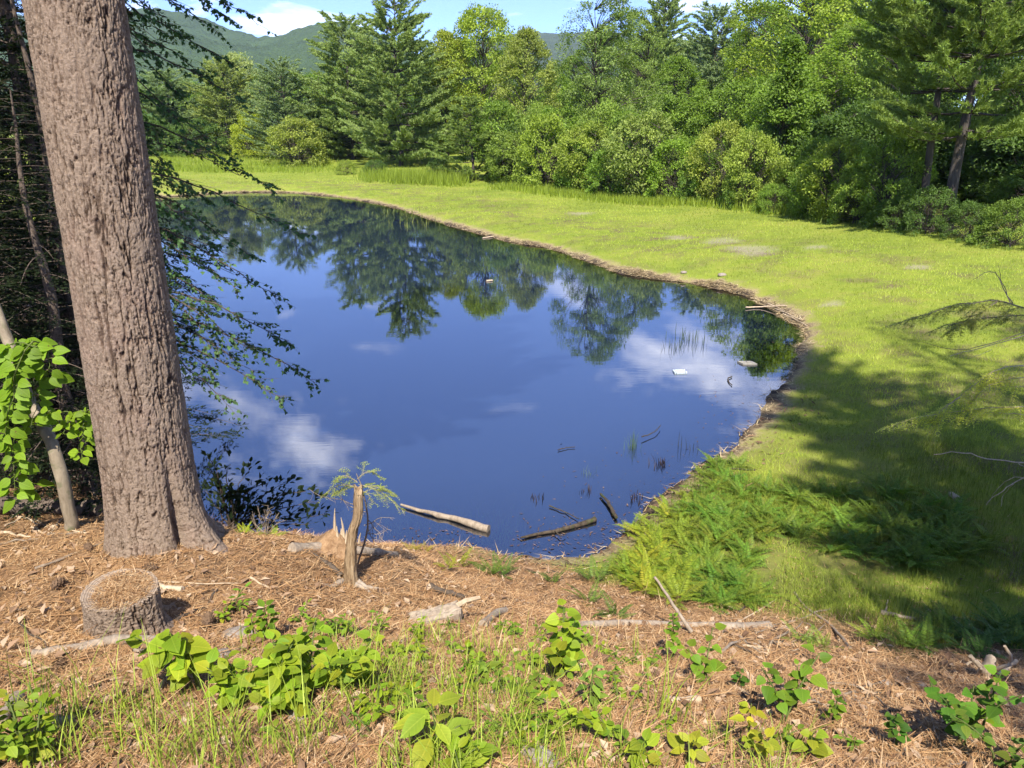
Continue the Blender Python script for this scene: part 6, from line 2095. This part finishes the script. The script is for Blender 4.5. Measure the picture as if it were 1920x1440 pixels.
def bank_grass():
    rng = np.random.default_rng(5)
    b = MB()
    spots = []
    for _ in range(46):
        spots.append((rng.uniform(330, 1500) if rng.random() < 0.8 else rng.uniform(700, 1100), rng.uniform(1385, 1500), 18, 0.20))
    for _ in range(85):
        spots.append((rng.normal(820, 170), rng.uniform(1190, 1400), 14, 0.20))
    for _ in range(30):
        spots.append((rng.uniform(60, 330), rng.uniform(1330, 1450), 9, 0.22))
    for a, c in [(300, 1330), (100, 1330), (665, 1290), (700, 1320), (730, 1300), (560, 1400), (450, 1420), (860, 1330), (1000, 1420), (1250, 1350)]:
        spots.append((a, c, 26, 0.40))
    for a, c, m, h in spots:
        k = 0
        d = ray(a, c)
        g = ground(a, min(c, 1500))
        xy = g[:2] + rng.normal(size=(m, 2)) * 0.06
        z, _ = quick(xy[:, 0], xy[:, 1])
        L = rng.uniform(0.35, 1.1, m) * h
        curved_blades(b, np.c_[xy, z - 0.005], rng.uniform(0, 6.28, m), rng.uniform(0.1, 0.85, m), L, rng.uniform(0.0035, 0.007, m), np.clip(rng.normal(0.5, 0.2, m), 0, 1))
    o = b.build('bank_grass', [M_GRASS]); o.color = (0.27, 0.35, 0.045, 1)
    tag(o, 'thin bright grass blades growing on the near bank', 'grass', kind='stuff')
    # softer grass between and behind the ferns
    b = MB()
    n = 26000
    x = rng.uniform(1.4, 7.0, n); y = rng.uniform(4.6, 9.5, n)
    z, sd = quick(x, y); nm = needle_mask(x, y)
    patch = fbm(x * 0.9, y * 0.9, 66, 3)
    keep = (sd > 0.15) & (nm < 0.6) & (rng.random(n) < sstep(0.40, 0.58, patch))
    x, y, z = x[keep], y[keep], z[keep]; n = len(x)
    curved_blades(b, np.c_[x, y, z - 0.004], rng.uniform(0, 6.28, n), rng.uniform(0.1, 0.7, n), rng.uniform(0.07, 0.20, n), rng.uniform(0.003, 0.006, n), np.clip(rng.normal(0.55, 0.2, n), 0, 1))
    o = b.build('fern_bed_grass', [M_GRASS]); o.color = (0.16, 0.21, 0.030, 1)
    tag(o, 'fine soft grass growing between the ferns', 'grass', kind='stuff')


bank_grass()


def shore_straw():
    rng = np.random.default_rng(6)
    i = rng.integers(0, len(POND), 60000)
    t = rng.random(60000)[:, None]
    p = POND[i] * (1 - t) + np.roll(POND, -1, 0)[i] * t + rng.normal(size=(60000, 2)) * 0.30
    r = np.hypot(p[:, 0], p[:, 1])
    z, sd = quick(p[:, 0], p[:, 1])
    keep = (sd > -0.15) & (sd < 0.10 + 0.28 * fbm(p[:, 0] * 0.8, p[:, 1] * 0.8, 45, 3) ** 1.5) & (p[:, 1] > 5) & (z > -0.03) & ((r > 14) & (rng.random(len(r)) < 0.6) | (rng.random(len(r)) < 0.05 + 0.05 * (r > 9.5)))
    p, z, r = p[keep], z[keep], r[keep]; n = len(p)
    yaw = rng.uniform(0, 6.28, n)
    A = unit(np.c_[np.cos(yaw), np.sin(yaw), rng.normal(size=n) * 0.15])
    b = MB(); b.blades(np.c_[p, np.maximum(z, 0) + 0.01], A, np.c_[-np.sin(yaw), np.cos(yaw), np.zeros(n)], rng.uniform(0.06, 0.28, n), 0.006 + 0.0007 * r, np.clip(rng.normal(0.45, 0.25, n), 0, 1))
    tag(b.build('shore_straw', [M_STRAW]), 'dry straw and debris washed up along the shoreline', 'straw', kind='stuff')


shore_straw()


def near_shore_debris():
    rng = np.random.default_rng(16)
    n = 5200
    x = rng.uniform(-1.6, 5.2, n); y = rng.uniform(5.4, 12.0, n)
    z, sd = quick(x, y)
    keep = (sd > -0.12) & (sd < 0.95) & (z > -0.03) & (rng.random(n) < np.exp(-np.maximum(sd, 0) / 0.45))
    x, y, z = x[keep], y[keep], z[keep]; n = len(x)
    yaw = rng.uniform(0, 6.28, n)
    A = unit(np.c_[np.cos(yaw), np.sin(yaw), rng.normal(size=n) * 0.25])
    N = unit(np.c_[rng.normal(size=n) * 0.4, rng.normal(size=n) * 0.4, np.ones(n)])
    b = MB(); b.leaves(np.c_[x, y, np.maximum(z, 0) + 0.012], A, N, rng.uniform(0.03, 0.16, n), rng.uniform(0.008, 0.03, n), rng.random(n) ** 1.6 * 0.55, 0, 0.25)
    tag(b.build('shore_debris', [M_DEADLEAF]), 'dark rotting leaves and bark bits along the near shore', 'debris', kind='stuff')


near_shore_debris()


# ------------------------------------------------------------------ plants and litter on the water
M_REED = leaf_material('reed_blade', trans=0.2, spread=0.4)


def water_tuft(name, label, px, py, n, h, spread, color, lean=0.4, seed=0, cat='water plant', width=0.006):
    rng = np.random.default_rng(seed)
    g = on_plane(px, py, 0.0)
    b = MB()
    xy = rng.normal(size=(n, 2)) * spread
    curved_blades(b, np.c_[xy, np.full(n, -0.04)], rng.uniform(0, 6.28, n), rng.uniform(0.05, lean, n), rng.uniform(0.5, 1.1, n) * h, np.full(n, width), rng.random(n))
    o = b.build(name, [M_REED]); o.location = g; o.color = (*color, 1)
    return tag(o, label, cat)


water_tuft('reed_tuft', 'upright green reed tuft standing in the water with its mirror image', 1186, 838, 34, 0.34, 0.05, (0.09, 0.15, 0.04), 0.5, 1)
water_tuft('reed_tuft', 'sparse dark rushes in the pond, left group', 1262, 652, 22, 0.32, 0.17, (0.04, 0.06, 0.025), 0.5, 2, width=0.012)
water_tuft('reed_tuft', 'sparse dark rushes in the pond, middle group', 1285, 636, 20, 0.40, 0.14, (0.05, 0.08, 0.03), 0.4, 3, width=0.012)
water_tuft('reed_tuft', 'sparse dark rushes in the pond, right group', 1305, 640, 18, 0.40, 0.12, (0.05, 0.08, 0.03), 0.4, 4, width=0.012)
water_tuft('reed_tuft', 'short pale green tuft among floating weed off the ferns', 1108, 888, 22, 0.14, 0.06, (0.12, 0.17, 0.05), 0.7, 5)
water_tuft('dead_weed', 'dark dead weed stalks in the water, larger pair', 1238, 872, 26, 0.18, 0.06, (0.035, 0.022, 0.018), 0.5, 6, width=0.016)
water_tuft('dead_weed', 'dark dead weed stalks poking up in the middle shallows', 1104, 922, 14, 0.14, 0.05, (0.035, 0.022, 0.018), 0.5, 7, width=0.014)
water_tuft('dead_weed', 'small dark drowned plant off the near shore', 1012, 935, 16, 0.13, 0.05, (0.035, 0.024, 0.02), 0.6, 8, width=0.018)
water_tuft('dead_weed', 'slim dark stalks standing by the top of the fern bed', 1296, 842, 8, 0.30, 0.08, (0.03, 0.03, 0.018), 0.25, 9, width=0.010)
water_tuft('dead_weed', 'dark drowned stalks just left of the fern bed', 1196, 935, 18, 0.16, 0.08, (0.05, 0.03, 0.02), 0.5, 10, width=0.014)
water_tuft('reed_tuft', 'grassy fringe standing in the water at the far bank', 740, 402, 50, 0.45, 0.8, (0.16, 0.20, 0.05), 0.6, 11, width=0.03)
water_tuft('reed_tuft', 'small grassy fringe in the water right of the other at the far bank', 782, 420, 40, 0.4, 0.7, (0.17, 0.20, 0.05), 0.6, 12, width=0.03)


def water_litter():
    rng = np.random.default_rng(9)
    C = []
    for a0, a1, c0, c1, n in [(1000, 1290, 830, 1030, 300), (1300, 1480, 690, 860, 260), (960, 1180, 960, 1040, 200), (740, 900, 990, 1030, 90), (1340, 1500, 600, 700, 60)]:
        for _ in range(n):
            C.append(on_plane(rng.uniform(a0, a1), rng.uniform(c0, c1), 0.0))
    C = np.array(C)
    z, sd = quick(C[:, 0], C[:, 1])
    near = np.exp(np.minimum(sd, 0) / 0.9)
    keep = (sd < 0.05) & (rng.random(len(C)) < near * 1.1)
    C = C[keep]; n = len(C)
    yaw = rng.uniform(0, 6.28, n)
    b = MB()
    b.leaves(np.c_[C[:, :2], np.full(n, 0.006)], np.c_[np.cos(yaw), np.sin(yaw), np.zeros(n)], unit(np.c_[rng.normal(size=n) * 0.2, rng.normal(size=n) * 0.2, np.ones(n)]), rng.uniform(0.015, 0.065, n), rng.uniform(0.005, 0.02, n), rng.random(n) ** 2.0 * 0.5)
    tag(b.build('floating_litter', [M_DEADLEAF]), 'dark dead leaves and scraps floating near the shore', 'floating litter', kind='stuff')
    # soft green weed just under the surface
    n = 2600
    g0 = on_plane(850, 988, 0)
    xy = g0[:2] + rng.normal(size=(n, 2)) * [0.42, 0.28]
    b = MB()
    z, sd = quick(xy[:, 0], xy[:, 1])
    k = sd < -0.1
    xy = xy[k]; n = len(xy)
    curved_blades(b, np.c_[xy, np.full(n, -0.16)], rng.uniform(0, 6.28, n), rng.uniform(0.3, 0.9, n), rng.uniform(0.08, 0.16, n), np.full(n, 0.006), rng.random(n))
    o = b.build('pond_weed', [M_REED]); o.color = (0.10, 0.20, 0.05, 1)
    tag(o, 'soft green weed under the clear water near the floating log', 'pond weed', kind='stuff')


water_litter()
t = NT('dull_plastic')
M_PLASTIC = t.done(t.bsdf(t.mix(t.noise(9, 3, 0.6, t.coord('Object')), (0.34, 0.40, 0.42), (0.58, 0.63, 0.63)), 0.5, 0.4))
t = NT('pale_board')
M_BOARD = t.done(t.bsdf(t.mix(t.noise(12, 4, 0.6, t.coord('Object')), (0.18, 0.165, 0.13), (0.38, 0.35, 0.30)), 0.8, 0.2))


def slab(b, x0, x1, y0, y1, z0, z1, skew=0.0, mi=0):
    V = np.array([[x, y, z] for z in (z0, z1) for x, y in ((x0 + skew, y0), (x1 + skew, y0), (x1 - skew, y1), (x0 - skew, y1))])
    b.add(V, [[3, 2, 1, 0], [4, 5, 6, 7], [0, 1, 5, 4], [1, 2, 6, 5], [2, 3, 7, 6], [3, 0, 4, 7]], mi)


g = on_plane(1275, 698, 0)
o = thing('floating_crate_lid', 'whitish plastic lid floating in the pond off the right shore', 'lid', (g[0], g[1], 0.0), (0, 0, 0.12))
b = MB(); slab(b, -0.085, 0.075, -0.10, 0.11, -0.01, 0.022, -0.012); b.build('panel', [M_PLASTIC], o)
b = MB(); slab(b, -0.125, -0.095, -0.10, 0.10, -0.01, 0.026, -0.012); b.build('rim', [M_PLASTIC], o)
b = MB(); slab(b, 0.085, 0.115, -0.10, -0.03, -0.01, 0.026, -0.012); slab(b, 0.085, 0.115, 0.0, 0.10, -0.01, 0.026, -0.012); b.build('rim', [M_PLASTIC], o)
g = on_plane(1402, 682, 0)
b = MB(); slab(b, -0.15, 0.13, -0.09, 0.09, -0.01, 0.03, 0.03); slab(b, -0.03, 0.05, -0.03, 0.03, 0.028, 0.05)
o = b.build('floating_board', [M_BOARD]); o.location = (g[0], g[1], 0); tag(o, 'grey floating board lying in the dark tree reflection', 'board')
for a, c, w, lab in [(1354, 517, 0.16, 'whitish flat stone on the grass above the shore'), (1282, 512, 0.12, 'smaller whitish stone left along the far shore')]:
    g = ground(a, c)
    tag(link('pale_stone', ST[1], None, (g[0], g[1], g[2] + 0.02), (0, 0, 0.3), w * 1.7), lab, 'stone').data = ST[1]
for a, c, e, f, lab in [(905, 447, 925, 445, 'pale stick floating in the far reflection of the seed-laden tree'), (912, 528, 924, 527, 'small pale chip floating in the middle of the pond')]:
    stick('floating_stick', lab, [(a, c, 'w'), (e, f, 'w')], 0.03, 0.025, M_WOOD_PALE, lift=0.02, n=4)
stick('floating_stick', 'dark bent stick on the bright water near the right shore', [(1372, 708, 'w'), (1364, 714, 'w'), (1372, 724, 'w')], 0.012, 0.009, M_WOOD_WET, lift=0.02)
stick('floating_stick', 'curved dark twig afloat left of the reed tuft', [(1046, 846, 'w'), (1060, 842, 'w'), (1078, 840, 'w')], 0.008, 0.005, M_WOOD_WET, lift=0.02)
stick('floating_stick', 'bent reed stem with a curled leaf right of the reed tuft', [(1203, 825, 'w'), (1226, 816, 'w'), (1238, 802, 'w')], 0.010, 0.004, M_WOOD_WET, lift=0.05)
for i in range(3):
    stick('shore_driftwood', 'grey stick in the straw at the tip of the pond', [(1440 + i * 14, 572 + i * 9), (1462 + i * 14, 580 + i * 10), (1490 + i * 12, 590 + i * 11)], 0.016, 0.010, M_WOOD_PALE, 'stick', 'sticks in the straw at the pond tip')
for i, (a, c) in enumerate([(958, 1046), (905, 1052), (1000, 1058), (1060, 1058), (1035, 1072), (985, 1070)]):
    stick('shore_driftwood', 'dark stick in the wet debris of the near shore', [(a, c), (a + 26, c - 3 + 2 * i), (a + 55, c + 4)], 0.012, 0.007, M_WOOD_WET, 'stick', 'sticks in the near shore debris')

# ------------------------------------------------------------------ air
def make_haze():
    t = NT('hazy_air')
    v = t.n('ShaderNodeVolumePrincipled')
    v.inputs['Color'].default_value = (0.72, 0.85, 1.0, 1)
    v.inputs['Density'].default_value = 0.00014
    v.inputs['Anisotropy'].default_value = 0.2
    t.t.links.new(v.outputs[0], t.out.inputs['Volume'])
    b = MB()
    slab(b, -3600, 3600, -300, 2900, -4, 420)
    o = b.build('haze', [t.m])
    tag(o, 'thin bluish summer haze over the whole valley', 'haze', kind='stuff')


make_haze()
